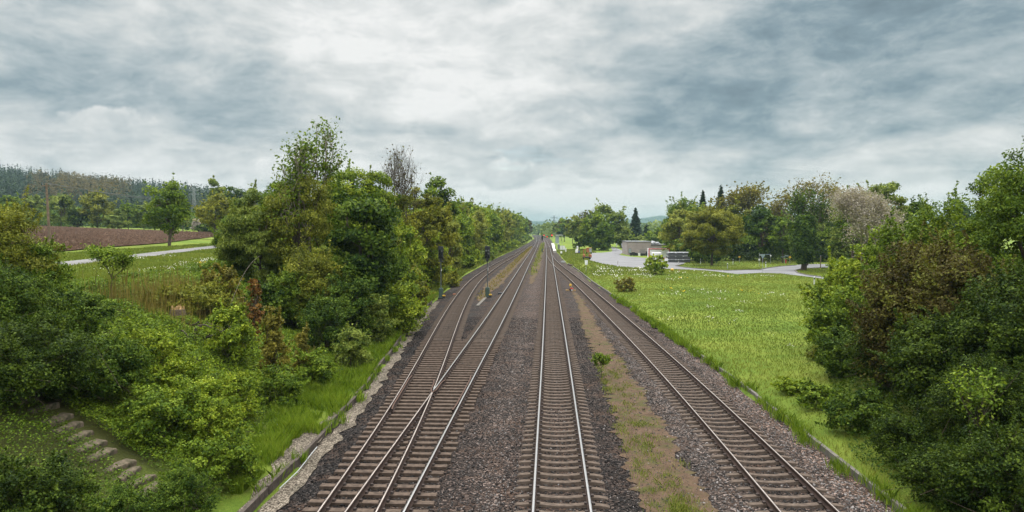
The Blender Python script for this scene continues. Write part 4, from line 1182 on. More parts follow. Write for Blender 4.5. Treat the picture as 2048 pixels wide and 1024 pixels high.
T(1766, 124, 345, 110, 'tree', 'sage', 'broad_tree', 'tall feathery tree rising behind the pale blossom tree', 'tree', cb=.05)
T(1842, 110, 392, 70, 'tree', 'dark', 'broad_tree', 'dark tree right of the pale blossom tree', 'tree')
T(1800, 125, 402, 60, 'tree', 'dark', 'broad_tree', 'dark tree behind the right side of the pale blossom tree', 'tree')
for px, d, top, w, pal, lab in ((1385, 168, 470, 60, 'dark', 'dark bush behind the far end of the pipe bundles'), (1452, 172, 476, 60, 'deep', 'shaded bush behind the round tree on the lawn island'),
                                (1498, 176, 470, 60, 'deep', 'shaded bush left of the dark maple trunk'), (1548, 178, 468, 60, 'deep', 'shaded bush behind the street name sign'),
                                (1588, 178, 466, 60, 'deep', 'shaded bush behind the finger signs'), (1640, 170, 470, 80, 'deep', 'shaded bush right of the ivy-clad trunk, across the road'),
                                (1345, 190, 470, 40, 'green', 'green bush behind the red-edged container'), (1410, 160, 484, 60, 'dark', 'low dark bush beside the round tree on the lawn island')):
    T(px, d, top, w, 'bush', pal, 'hedge_bush', lab, 'bush', 'bushes under the wood')
# ivy-clad trunk
ro = np.array(at_y(1607, 540, 132)); e = thing('ivy_tree', 'thick trunk wrapped in dark green ivy at the corner of the road', 'tree', (ro[0], 132, -.05))
S, pts = limb(np.random.default_rng(3), (0, 0, -.1), (.2, .3, 9.5), .52, .25, 8, .01)
V, Q = tubes(S, 10); link('trunk', np_mesh('trunk', V, Q, BARK, smooth=True), e)
r = np.random.default_rng(4); n = 9000; tz = 1.3 + 8.6 * r.random(n); an = r.uniform(0, 6.28, n)
rad = (1.1 + 1.0 * np.sin(np.clip((tz - 1.3) / 8.6, 0, 1) * 3.0) + .35 * np.sin(an * 3 + tz * 1.7)) * np.sqrt(r.random(n)) * 1.15
P = np.stack([rad * np.cos(an), rad * np.sin(an), tz], 1); N = unit(np.stack([np.cos(an), np.sin(an), .5 + 0 * an], 1) + r.normal(size=(n, 3)) * .5)
V, Q = leaf_quads(P, N, .42 * r.uniform(.6, 1.3, n)); link('ivy', np_mesh('ivy', V, Q, LEAF['dark'], tint=.45 + .2 * r.normal(size=n)), e)
# meadow bushes
T(1312, 119, 506, 46, 'bush', 'lime', 'young_tree', 'young yellowish bush standing alone at the meadow edge by the road', 'bush', dens=.75, leafk=1.1)
T(1254, 88, 553, 40, 'bush', 'ochre', 'reddish_shrub', 'low reddish-brown bush alone in the meadow near the line', 'shrub')
T(1204, 37, 710, 26, 'sapling', 'green', 'seedling', 'small green seedling between the middle track and the meadow-side track', 'sapling', base=-.25, trunk_r=.02, dens=3.0)
# mass of bushes at the right
nb = 'bushes on the right bank'
T(1672, 45, 500, 110, 'bush', 'lime', 'tall_bush', 'bright yellow-green bush at the left tip of the right-hand thicket', 'bush', nb, leafk=1.15)
T(1730, 42, 470, 140, 'bush', 'lime', 'tall_bush', 'yellow-green bush in front of the pale blossom tree', 'bush', nb, leafk=1.1)
T(1700, 40, 560, 130, 'bush', 'green', 'leafy_bush', 'green bush below the yellow-green tip of the right-hand thicket', 'bush', nb)
T(1800, 38, 425, 150, 'bush', 'green', 'tall_bush', 'tall green bush right of the pale blossom tree', 'bush', nb)
T(1890, 36, 385, 150, 'bush', 'green', 'tall_bush', 'tall green bush with upright shoots left of the highest tree at the right edge', 'bush', nb)
T(1820, 30, 480, 190, 'bush', 'copper', 'copper_bush', 'reddish-brown leaved bush in the middle of the right-hand thicket', 'bush', nb)
T(1930, 28, 470, 220, 'bush', 'copper', 'copper_bush', 'reddish-brown bush below the highest tree at the right edge', 'bush', nb)
T(1995, 34, 318, 150, 'tree', 'green', 'broad_tree', 'green tree left of the highest tree at the right edge', 'tree', cb=.02)
T(2065, 31, 225, 190, 'tree', 'green', 'broad_tree', 'highest tree at the right edge of the thicket', 'tree', cb=.0)
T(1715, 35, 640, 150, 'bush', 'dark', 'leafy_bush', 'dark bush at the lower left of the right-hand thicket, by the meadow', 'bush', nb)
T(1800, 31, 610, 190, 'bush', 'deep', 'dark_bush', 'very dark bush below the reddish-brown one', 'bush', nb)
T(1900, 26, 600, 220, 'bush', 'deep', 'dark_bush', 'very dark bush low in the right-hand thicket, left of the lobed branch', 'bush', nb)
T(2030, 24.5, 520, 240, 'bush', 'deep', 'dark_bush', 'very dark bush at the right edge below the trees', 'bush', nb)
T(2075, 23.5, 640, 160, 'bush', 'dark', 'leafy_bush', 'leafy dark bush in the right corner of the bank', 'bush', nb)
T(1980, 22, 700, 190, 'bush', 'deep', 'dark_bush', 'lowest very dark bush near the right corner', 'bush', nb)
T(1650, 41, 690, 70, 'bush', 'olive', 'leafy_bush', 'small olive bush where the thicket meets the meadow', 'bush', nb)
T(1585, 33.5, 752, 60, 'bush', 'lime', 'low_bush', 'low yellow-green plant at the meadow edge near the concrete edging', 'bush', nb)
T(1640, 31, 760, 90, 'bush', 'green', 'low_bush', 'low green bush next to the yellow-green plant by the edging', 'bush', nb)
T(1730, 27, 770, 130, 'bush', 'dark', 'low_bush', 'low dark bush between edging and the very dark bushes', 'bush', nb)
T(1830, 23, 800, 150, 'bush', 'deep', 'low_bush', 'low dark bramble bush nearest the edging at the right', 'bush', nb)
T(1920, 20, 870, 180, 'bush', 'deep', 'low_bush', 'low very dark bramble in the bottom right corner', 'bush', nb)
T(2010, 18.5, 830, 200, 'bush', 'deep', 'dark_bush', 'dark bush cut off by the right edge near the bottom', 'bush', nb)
T(1960, 20.5, 742, 70, 'sapling', 'green', 'maple_branch', 'bright lobed maple shoots standing out of the dark right-hand bushes', 'sapling', trunk_r=.02, dens=.8, leafk=1.5, trunkvis=.12)
print('leaves', TOTAL[0])

# wooded hill on the left: one far mass
r = np.random.default_rng(77); nT = 6500
ra_ = r.uniform(-1.05, -.33, nT); ty = 440 + 620 * r.random(nT); tx = ra_ * ty; tz = zt(tx, ty)
pxs = 1095 + F * ra_; pys = YV - (tz + 16 - CAMH) / ty * F
decid = (fbm(tx, ty, .02, 41) > .36) | ((pys > 344) & (pys < 378) & (pxs > 20) & (pxs < 240) & (fbm(tx, ty, .03, 42) > -.05))
per = 80
for nm, sel, mat in (('forest', ~decid, 'spruce'), ('forest', decid, 'umber')):
    idx = np.nonzero(sel)[0]; m_ = len(idx); Ht = r.uniform(10, 24, m_)
    t = 1 - np.sqrt(r.random((m_, per))); a = r.uniform(0, 6.28, (m_, per))
    if mat == 'spruce': R_ = 2.7 * (1 - t) ** .85 * (.4 + .6 * np.sqrt(r.random((m_, per)))); hz = t * .98
    else: t = r.random((m_, per)); R_ = 4.2 * np.sqrt(np.clip(1 - (2 * t - 1) ** 2, 0, 1)) * (.5 + .5 * r.random((m_, per))); hz = .15 + .7 * t
    P = np.stack([tx[idx, None] + R_ * np.cos(a), ty[idx, None] + R_ * np.sin(a), tz[idx, None] + hz * Ht[:, None]], -1).reshape(-1, 3)
    N = unit(r.normal(size=P.shape) * .5 + np.array([0, -.4, .8]))
    V, Q = leaf_quads(P, N, r.uniform(1.0, 2.3, len(P)), .6, r=r)
    Tn = np.repeat(.45 + .28 * r.normal(size=m_), per) + .1 * r.normal(size=len(P))
    props(link(nm, np_mesh(nm, V, Q, LEAF[mat], tint=Tn)), kind='stuff')
# trees along the far ridge stay one mass too
r = np.random.default_rng(78); m_ = 12000; tx = r.uniform(-900, 2600, m_); ty = r.uniform(4620, 5220, m_)
pz = 4 + 1.08 * np.interp(tx / ty, [-.5, -.03, .0, .06, .12, .155, .19, .3, .38, .5], [35, 48, 46, 40, 62, 84, 70, 48, 52, 40]) * np.sin(np.clip((ty - 4600) / 1200, 0, 1) * math.pi) ** .8
P = np.stack([tx, ty, pz + r.uniform(1, 9, m_)], 1); V, Q = leaf_quads(P, unit(r.normal(size=P.shape) * .5 + np.array([0, -.6, .6])), r.uniform(8, 17, m_), .8, r=r)
props(link('forest', np_mesh('forest', V, Q, LEAF['deep'], tint=.5 + .2 * r.normal(size=m_))), kind='stuff')

r = np.random.default_rng(80); nT = 520; ty = r.uniform(262, 450, nT); tx = r.uniform(-1.0, -.3, nT) * ty; m_ = len(tx); per = 160
t = r.random((m_, per)); a = r.uniform(0, 6.28, (m_, per)); Ht = r.uniform(4.5, 9, m_); R_ = 4.5 * np.sqrt(np.clip(1 - (2 * t - 1) ** 2, 0, 1)) * (.5 + .5 * r.random((m_, per)))
P = np.stack([tx[:, None] + R_ * np.cos(a), ty[:, None] + R_ * np.sin(a), zt(tx, ty)[:, None] + (.02 + .95 * t) * Ht[:, None]], -1).reshape(-1, 3)
V, Q = leaf_quads(P, unit(r.normal(size=P.shape) * .5 + np.array([0, -.4, .7])), r.uniform(.8, 1.6, len(P)), .65, r=r)
props(link('forest', np_mesh('forest', V, Q, LEAF['dark'], tint=np.repeat(.5 + .25 * r.normal(size=m_), per) + .12 * r.normal(size=len(P)))), kind='stuff')
r = np.random.default_rng(79); nT = 2600; ty = r.uniform(620, 2600, nT); tx = r.uniform(-.42, .62, nT) * ty; k = (tx < -16 - .012 * ty) | (tx > 7 - .012 * ty) | (ty > 960); tx, ty = tx[k], ty[k]; m_ = len(tx); per = 40
t = r.random((m_, per)); a = r.uniform(0, 6.28, (m_, per)); Ht = r.uniform(11, 18, m_); R_ = 6.5 * np.sqrt(np.clip(1 - (2 * t - 1) ** 2, 0, 1)) * (.5 + .5 * r.random((m_, per)))
P = np.stack([tx[:, None] + R_ * np.cos(a), ty[:, None] + R_ * np.sin(a), zt(tx, ty)[:, None] + (.05 + .95 * t) * Ht[:, None]], -1).reshape(-1, 3)
V, Q = leaf_quads(P, unit(r.normal(size=P.shape) * .5 + np.array([0, -.4, .7])), r.uniform(2.4, 4.6, len(P)), .7, r=r)
props(link('forest', np_mesh('forest', V, Q, LEAF['sage'], tint=np.repeat(.35 + .2 * r.normal(size=m_), per))), kind='stuff')
pr = random.Random(8)
for i in range(16):
    yy = pr.uniform(205, 300); xx = .26 * yy + i * 7.5 + pr.uniform(-2, 2)
    if xx / yy > .75: continue
    Z = pr.uniform(13, 18); T(0, yy, YV - (Z - CAMH) / yy * F, pr.uniform(10, 14) / yy * F, 'tree', pr.choice(['dark', 'green', 'olive', 'sage']), 'belt_tree', 'one of the trees deep in the wood behind the road and lawn island', 'tree', 'trees deep in the right-hand wood', x=xx, cb=.02)
# flat ground behind the row on the left is closed off by a far tree belt
for i, (xx, yy, Z, wd) in enumerate(((-95, 260, 17, 13), (-80, 262, 16, 12), (-66, 255, 16, 12), (-52, 250, 15, 12))):
    T(0, yy, YV - (Z - CAMH) / yy * F, wd / yy * F, 'tree', ('sage', 'green', 'dark', 'olive')[i], 'belt_tree', 'one of the trees half hidden behind the thicket, beyond the lane', 'tree', 'trees behind the thicket', x=xx, cb=.05)


# ------------------------------------------------------------------ railway furniture
def gz(x, y): return float(zt(x, y))


def signal(px, row, name, label, y=None, h=5.75, lit=None, z0=-.3, group=None, white=None, small=False):
    p = at_z(px, row, z0); x, y = p[0], p[1]
    t = thing(name, label, 'railway signal', (x, y, z0), 0, group)
    mb = MB(); mb.box((0, 0, .55), (.46, .34, 1.1), 0, 0, .03); mb.box((0, 0, 1.12), (.32, .26, .10), 0, 0, .02); mb.box((0, 0, .04), (.62, .5, .16), 1, 0, .02)
    mb.build('cabinet', [M['cabinet'], M['black']], t)
    mb = MB(); mb.box((.34, -.16, .34), (.34, .2, .12), 0, 0, .02); mb.box((.34, -.16, .18), (.28, .16, .2), 1)
    mb.build('cable_box', [M['yellow'], M['black']], t)
    mb = MB(); mb.cyl((0, 0, 1.1), (0, 0, h - .3), .055, .05, 10); mb.box((.07, -.05, h * .55), (.05, .02, .28), 1); mb.build('mast', [M['mast'], M['white']], t)
    hh = 1.36; mb = MB()
    mb.box((0, -.02, h - hh / 2), (.54, .16, hh), 0, 0, .03); mb.box((0, .0, h - hh - .17), (.30, .22, .32), 0, 0, .02)
    mb.box((-.27, .0, h - hh - .1), (.03, .05, .5), 0); mb.box((.27, .0, h - hh - .1), (.03, .05, .5), 0); mb.box((0, .0, h - hh - .34), (.56, .3, .03), 0)
    hd = mb.build('signal_head', [M['black']], t)
    k = 0
    for r_ in range(3):
        for s in (-1, 1):
            mb = MB(); c = (s * .125, -.11, h - .48 - r_ * .34)
            on = white and (r_, s) in white; mi = 1 if on else 0
            mb.box((c[0], c[1], c[2]), (.17, .03, .19), mi, 0, .01); mb.box((c[0], c[1] - .10, c[2] + .10), (.19, .22, .02), 0)
            mb.box((c[0] - .1, c[1] - .07, c[2] + .02), (.015, .15, .16), 0); mb.box((c[0] + .1, c[1] - .07, c[2] + .02), (.015, .15, .16), 0)
            o = mb.build('lamp', [M['black'], M['offwhite'] if on else M['lens']], hd)
    return t


signal(882, 597, 'light_signal', 'tall dark light signal with a white plate, between wooded bank and curving track', white=[(0, 1)])
signal(975, 595, 'light_signal', 'tall dark light signal with a green base between the curving track and the straight one', white=[(0, -1), (0, 1), (1, 1)])
signal(1084.5, 504, 'light_signal', 'slim distant light signal on the grass strip left of the middle track', h=5.6)
for px, row, d, lab in ((1088, 470.5, 560, 'red-lit far signal nearest the vanishing lines'), (1103.8, 470.5, 430, 'red-lit far signal beyond the station platform'), (1094, 473.5, 610, 'red-lit far signal seen low in the gap between the tree rows')):
    z = CAMH + (YV - row) / F * d; x = at_y(px, row, d)[0]
    t = thing('far_signal', lab, 'railway signal', (x, d, -.4), 0, 'red far signals')
    mb = MB(); mb.cyl((0, 0, 0), (0, 0, z + .2), .10, .09, 8); mb.build('mast', M['mast'], t)
    mb = MB(); mb.box((0, .05, z + .4), (.95, .25, 1.7), 0, 0, .06); mb.build('signal_head', M['black'], t)
    mb = MB(); mb.cyl((0, -.16, z + .4), (0, -.08, z + .4), .42, .42, 14); mb.build('lamp', M['redlamp'], t)
x = at_y(1076.5, 480, 470)[0]
t = thing('far_signal', 'unlit dark far signal at the left of the red-lit ones', 'railway signal', (x, 470, -.4))
mb = MB(); mb.cyl((0, 0, 0), (0, 0, 4.2), .1, .09, 8); mb.build('mast', M['mast'], t); mb = MB(); mb.box((0, 0, 4.9), (.8, .25, 1.6), 0, 0, .06); mb.build('signal_head', M['black'], t)
# back of a small plate by the bank
p = at_z(938, 536, -.3); t = thing('track_sign', 'small dark square sign on a thin post beside the bank behind the first signal', 'sign', (p[0], p[1], -.3))
mb = MB(); mb.cyl((0, 0, 0), (0, 0, 2.4), .035, .035, 8); mb.build('post', M['dgrey'], t); mb = MB(); mb.box((0, 0, 2.0), (.5, .04, .85), 0, 0, .01); mb.build('plate', M['black'], t)
# point lever with yellow lantern
p = at_z(1141.5, 582, -.25); t = thing('point_lever', 'hand point lever with yellow lantern top and red weight on two short timbers', 'point lever', (p[0], p[1], -.25))
mb = MB(); mb.box((-.36, -.05, .12), (.52, .22, .16), 0, .05, .02); mb.box((.42, .1, .06), (.42, .22, .16), 0, -.08, .02); mb.build('timber', M['freshwood'], t)
mb = MB(); mb.box((0, 0, .2), (.5, .3, .3), 0, 0, .05); mb.cyl((-.05, 0, .3), (-.05, 0, .62), .05, .045, 8); mb.build('housing', M['black'], t)
mb = MB(); mb.box((-.04, 0, .72), (.28, .26, .22), 0, 0, .05); mb.box((-.04, 0, .86), (.22, .2, .05), 0, 0, .02); mb.build('lantern', M['yellow'], t)
mb = MB(); mb.cyl((-.1, -.2, .36), (.05, -.2, .30), .10, .10, 10); mb.cyl((.12, -.2, .34), (.28, -.2, .28), .09, .09, 10); mb.build('weight', M['red'], t)
mb = MB(); mb.cyl((.14, -.22, .16), (.14, -.16, .16), .11, .11, 12); mb.build('disc', M['white'], t)
# small boxes by the rails
p = at_z(908.5, 589, -.2); t = thing('lubricator_box', 'small orange-red box beside the curving track just past the first signal', 'box', (p[0], p[1], -.25))
mb = MB(); mb.box((0, 0, .08), (.34, .24, .14), 0, .2, .03); mb.build('lid', M['orange'], t); mb = MB(); mb.box((0, 0, 0), (.36, .24, .1), 0, .2); mb.build('base', M['black'], t)
p = at_z(1000.5, 588, -.2); mb = MB(); mb.box((0, 0, .12), (.5, .34, .22), 0, -.2, .04); mb.box((0, 0, .0), (.6, .42, .08), 0, -.2, .02); o = mb.build('track_magnet', M['black']); o.location = (p[0], p[1], -.25); props(o, 'small black box lying left of the straight track near the second signal', 'box')
a, b = at_z(971, 596, -.2), at_z(955, 612, -.2); L = math.dist(a[:2], b[:2])
mb = MB(); mb.box((0, 0, 0), (L, .3, .14), 0, math.atan2(b[1] - a[1], b[0] - a[0]), .02); o = mb.build('trough_lid', M['concrete']); o.location = ((a[0] + b[0]) / 2, (a[1] + b[1]) / 2, -.2); props(o, 'pale concrete trough lid lying at the foot of the second signal', 'concrete slab')
p = at_z(1126.5, 525, -.2); t = thing('point_machine', 'low grey point machine beside the joining rails before the platform', 'point machine', (p[0], p[1], -.25))
mb = MB(); mb.box((0, 0, .2), (.8, .9, .34), 0, .2, .05); mb.build('housing', M['grey'], t); mb = MB(); mb.box((.05, 0, .4), (.7, .7, .08), 0, .2, .03); mb.build('lid', M['dgrey'], t)
mb = MB(); mb.cyl((-.4, 0, .15), (-1.6, .2, .1), .03, .03, 6); mb.build('rod', M['dgrey'], t)
p = at_z(1073.4, 543.5, -.25); t = thing('marker_stake', 'tiny dark stake on the dirt strip left of the middle track', 'stake', (p[0], p[1], -.26)); mb = MB(); mb.cyl((0, 0, 0), (0, 0, .42), .07, .06, 8); mb.build('post', M['black'], t); mb = MB(); mb.box((0, 0, .45), (.2, .14, .1), 0, 0, .02); mb.build('cap', M['dgrey'], t)
# kilometre board
p = at_z(1172.5, 544, -.05); t = thing('kilometre_board', 'white number board on a thin post in the meadow before the orange trailer', 'sign', (p[0], p[1], gz(p[0], p[1])))
mb = MB(); mb.cyl((0, 0.03, 0), (0, .03, 1.5), .03, .03, 8); mb.build('post', M['dgrey'], t)
mb = MB(); mb.prism([(-.26, 2.22), (.26, 2.22), (.21, 1.45), (-.21, 1.45)], -.015, .015); pl = mb.build('plate', M['whitepl'], t)
mb = MB()
for bx in ((-.06, 2.06, .09, .025), (-.06, 1.95, .09, .025), (-.02, 2.0, .025, .14), (.08, 2.0, .025, .2), (.0, 1.75, .12, .025), (.0, 1.64, .12, .025), (.05, 1.7, .025, .13), (.0, 1.56, .12, .025), (.05, 1.6, .025, .1)): mb.box((bx[0], -.02, bx[1]), (bx[2], .008, bx[3]))
mb.build('digits', M['digit'], pl)
# platform, shelter and cabinets
t = thing('station_platform', 'pale concrete station platform right of the middle track', 'platform', (2.6, 300, -.3))
mb = MB(); V = [(-.62, -64, 0), (.28, -64, 0), (.75, 66, 0), (-.62, 66, 0)]
mb.add([(x, y, z) for z in (0, .72) for x, y, _ in V], [[3, 2, 1, 0], [4, 5, 6, 7], [0, 1, 5, 4], [1, 2, 6, 5], [2, 3, 7, 6], [3, 0, 4, 7]]); mb.build('slab', M['slab'], t)
mb = MB(); mb.add([(-.66, -64.02, .724), (-.5, -64.02, .724), (-.5, 66, .724), (-.66, 66, .724)], [[0, 1, 2, 3]]); mb.build('edge_strip', M['white'], t)
mb = MB(); mb.box((.2, -45, 1.25), (.2, .1, .9), 0, 0, .02); mb.build('litter_bin', M['rust'], t)
x = at_y(1117.5, 480, 285)[0]; t = thing('platform_shelter', 'open shelter with pale roof bar and milky glass side behind the platform', 'shelter', (x, 285, -.1))
mb = MB(); mb.box((.0, 0, 5.2), (3.1, .5, .16), 0, 0, .03); mb.build('roof', M['offwhite'], t)
for sx in (-1.2, 1.35): mb = MB(); mb.box((sx, 0, 2.55), (.09, .09, 5.1), 0, 0, .01); mb.build('post', M['grey'], t)
mb = MB(); mb.box((-.6, .3, 3.4), (1.5, .05, 3.0), 0, 0, .01); mb.build('glass_panel', M['glass'], t)
x = at_y(1117, 488, 280)[0]; t = thing('ticket_machine', 'dark ticket machine with white top below the platform shelter', 'ticket machine', (x, 276, -.1)); mb = MB(); mb.box((0, 0, .9), (.8, .6, 1.8), 0, 0, .05); mb.build('housing', M['dgrey'], t); mb = MB(); mb.box((0, 0, 1.86), (.9, .7, .14), 0, 0, .03); mb.build('top', M['white'], t)
x = at_y(1125, 492, 260)[0]; t = thing('switch_cabinet', 'wide light grey cabinet on the grass right of the platform', 'cabinet', (x, 260, -.1)); mb = MB(); mb.box((0, 0, .85), (1.85, .7, 1.5), 0, 0, .04); mb.box((0, 0, .06), (1.7, .6, .14), 1); b = mb.build('housing', [M['grey'], M['dgrey']], t); mb = MB(); mb.box((-.46, -.362, .85), (.84, .02, 1.3), 0, 0, .005); mb.build('door', M['offwhite'], t); mb = MB(); mb.box((.46, -.362, .85), (.84, .02, 1.3), 0, 0, .005); mb.build('door', M['offwhite'], t)
p = at_z(1131.5, 504, -.1); t = thing('service_pillar', 'narrow white service pillar on the grass right of the platform', 'cabinet', (p[0], p[1], -.1)); mb = MB(); mb.box((0, 0, .65), (.45, .3, 1.2), 0, 0, .03); mb.box((0, 0, 1.28), (.5, .34, .08), 0, 0, .02); mb.build('housing', M['white'], t); mb = MB(); mb.box((0, 0, .03), (.4, .26, .1)); mb.build('base', M['dgrey'], t)
p = at_z(1122.5, 510, -.15); t = thing('dwarf_signal', 'dwarf signal with white top plate on the grass near the platform end', 'railway signal', (p[0], p[1], -.15)); mb = MB(); mb.cyl((0, 0, 0), (0, 0, .5), .09, .08, 8); mb.build('post', M['black'], t); mb = MB(); mb.box((0, 0, .8), (.5, .2, .6), 0, 0, .05); mb.build('plate', M['offwhite'], t)
p = at_z(1140, 530, -.1); mb = MB()
for i in range(6): a = random.uniform(0, 3); mb.cyl((random.uniform(-.7, .7) - math.cos(a) * .5, random.uniform(-1, 1), .12), (random.uniform(-.7, .7) + math.cos(a) * .5, random.uniform(-1, 1), .25), .11, .10, 7)
o = mb.build('timber_heap', M['timber']); o.location = (p[0], p[1], -.25); props(o, 'small heap of old timbers at the far end of the concrete edging', 'timber heap')

# pole, wires, pylons
p = hit(101, 505); tz_ = CAMH + (YV - 364) / F * p[1]; t = thing('wooden_pole', 'tall leaning wooden power pole at the edge of the ploughed field', 'pole', p)
hp = tz_ - p[2]; tipx = at_y(92.5, 364, p[1])[0] - p[0]
mb = MB(); mb.cyl((0, 0, -.2), (tipx, 0, hp), .16, .11, 12); mb.build('shaft', M['wood'], t)
mb = MB(); mb.box((tipx, 0, hp - .25), (.8, .1, .1), 0, .4); mb.build('crossarm', M['wood'], t)
for s in (-.33, 0, .33): mb = MB(); mb.cyl((tipx + s, s * .4, hp - .2), (tipx + s, s * .4, hp + .06), .05, .03, 8); mb.build('insulator', M['dgrey'], t)
top = np.array([p[0] + tipx, p[1], p[2] + hp])


def wire(A, B, sag, rad, label, n=26):
    A, B = np.array(A), np.array(B); mb = MB(); pts = [A + (B - A) * t - np.array([0, 0, sag * 4 * t * (1 - t)]) for t in np.linspace(0, 1, n)]
    for a, b in zip(pts[:-1], pts[1:]): mb.cyl(a, b, rad, rad, 5)
    o = mb.build('power_line', M['dgrey']); props(o, label, 'power line', 'power lines over the field')


for s, row in ((-.33, 391), (0, 395), (.33, 399)):
    B = at_y(490, row, 215); wire(top + np.array([s, s * .4, .03]), B, 1.6, .02, 'thin sagging power line running from the wooden pole over the field')


def pylon(name, label, px, d, ztop, wbase, arms, th):
    x = at_y(px, YV, d)[0]; zb = gz(x, d); Hh = ztop - zb; t = thing(name, label, 'pylon', (x, d, zb)); mb = MB(); wt = wbase * .18
    def cr(k): w = wbase / 2 * (1 - k) + wt / 2 * k; return [(-w, -w, Hh * k), (w, -w, Hh * k), (w, w, Hh * k), (-w, w, Hh * k)]
    lv = [0, .16, .31, .45, .58, .7, .81, .91, 1.0]
    for a, b in zip(lv[:-1], lv[1:]):
        A, B = cr(a), cr(b)
        for i in range(4):
            mb.cyl(A[i], B[i], th, th, 4); mb.cyl(A[i], B[(i + 1) % 4], th * .6, th * .6, 4); mb.cyl(B[i], B[(i + 1) % 4], th * .6, th * .6, 4)
    mb.build('tower', M['grey'] if d < 800 else M['mast'], t)
    for k, w in arms:
        mb = MB(); mb.cyl((-w / 2, 0, Hh * k), (w / 2, 0, Hh * k), th, th, 4); mb.cyl((-w / 2, 0, Hh * k), (0, 0, Hh * k + w * .12), th * .7, th * .7, 4); mb.cyl((w / 2, 0, Hh * k), (0, 0, Hh * k + w * .12), th * .7, th * .7, 4); mb.build('crossarm', M['grey'] if d < 800 else M['mast'], t)
    return t


pylon('lattice_pylon', 'pale lattice pylon between the two roadside trees behind the field', 389, 430, CAMH + (YV - 374) / F * 430, 3.0, [(.93, 6), (.82, 7)], .09)
pylon('lattice_pylon', 'far lattice pylon above the trees beyond the platform', 1108, 1250, CAMH + (YV - 431) / F * 1250, 5.0, [(.86, 13), (.70, 9)], .34)

# ------------------------------------------------------------------ stairs, stumps, litter on the left bank
pts = [(302, 975), (278, 964), (253, 951), (234, 943), (199, 934), (178, 921), (155, 907), (133, 895), (114, 880), (84, 872), (62, 862), (41, 838)]
P0 = hit(302, 975); t = thing('stone_steps', 'flight of old mossy stone steps climbing the left bank among bushes', 'steps', P0)
for i, (px, py) in enumerate(pts):
    y_ = 19.4 + .33 * i * .6; x_ = at_y(px, py, y_)[0]; z_ = at_y(px, py, y_)[2]
    mb = MB(); mb.box((0, 0, -.25), (.40, 1.1, .5), 0, random.gauss(-.05, .12), .04, 1, ('Y', random.gauss(0, .05))); s = mb.build('step', M['stone'], t)
    s.location = (x_ - P0[0], y_ - P0[1], max(z_, gz(x_, y_) + .05) - P0[2])
p = hit(356, 640); t = thing('tree_stump', 'torn tree stump with a splintered pale top on the left bank', 'stump', p)
mb = MB(); mb.cyl((0, 0, -.3), (0, 0, .5), .55, .34, 12); mb.build('trunk', BARK, t)
mb = MB()
for i in range(14):
    a = random.uniform(0, 6.28); q = random.uniform(0, .3); mb.box((q * math.cos(a), q * math.sin(a), .52), (.13, .1, random.uniform(.12, .4)), 0, a, 0, .4, ('X', random.gauss(0, .3)))
mb.build('splinters', M['freshwood'], t)
p = hit(487, 612); t = thing('tree_stump', 'small sawn brown stump beside the rust-red shrub', 'stump', p); mb = MB(); mb.cyl((0, 0, -.2), (0, 0, .5), .34, .28, 12); mb.build('trunk', M['rust'], t); mb = MB(); mb.cyl((0, 0, .5), (0, 0, .515), .26, .26, 12); mb.build('cut_face', M['freshwood'], t)
p = hit(408, 672); r = np.random.default_rng(9); t = thing('brushwood_heap', 'heap of dead brushwood below the torn stump', 'brushwood', p)
for i in range(46):
    c = np.array([r.normal() * 1.0, r.normal() * .8, .15 + abs(r.normal()) * .22]); d_ = unit(np.array([r.normal(), r.normal() * .7, r.normal() * .22])); L = r.uniform(.4, 1.3)
    sg, _ = limb(r, c - d_ * L / 2, c + d_ * L / 2, r.uniform(.02, .06), .012, 4, .06)
    V, Q = tubes(sg, 6); link('branch', np_mesh('branch', V, Q, M['timber']), t)
for (A, B, C_, lab) in (((446, 600), (484, 555), (520, 512), 'thin dead stem leaning into the willow foliage'),):
    q = [at_y(A[0], A[1], 37), at_y(B[0], B[1], 38), at_y(C_[0], C_[1], 39.5)]; q[0][2] = gz(q[0][0], q[0][1])
    tt = np.linspace(0, 1, 12)[:, None]; cv = (1 - tt) ** 2 * q[0] + 2 * tt * (1 - tt) * (2 * q[1] - .5 * q[0] - .5 * q[2]) + tt ** 2 * q[2]
    V, Q = tubes([[*cv[i], *cv[i + 1], (.014 - .0008 * i), (.0132 - .0008 * i)] for i in range(11)], 7); props(link('dead_stem', np_mesh('dead_stem', V, Q, BARKG, smooth=True)), lab, 'dead stem')
q = [at_z(px, py, -.19) for px, py in ((559, 977), (575, 962), (596, 942), (612, 922), (624, 906), (634, 894))]
mb = MB()
for a, b in zip(q[:-1], q[1:]): mb.cyl(a, b, .017, .017, 6)
props(mb.build('cable', M['grey']), 'pale cable lying beside the timber edging on pale gravel', 'cable')
for px, py, lab in ((735, 728, 'crumpled white plastic on the verge grass near the edging'), (566, 856, 'crumpled white plastic at the foot of the bank beside pale gravel')):
    p = hit(px, py); mb = MB(); r_ = random.Random(px)
    for i in range(3): mb.ball((r_.gauss(0, .1), r_.gauss(0, .06), .12 + r_.gauss(0, .03)), r_.uniform(.07, .12), 0, .6, 7)
    o = mb.build('plastic_litter', M['sheeting']); o.location = p; props(o, lab, 'litter')

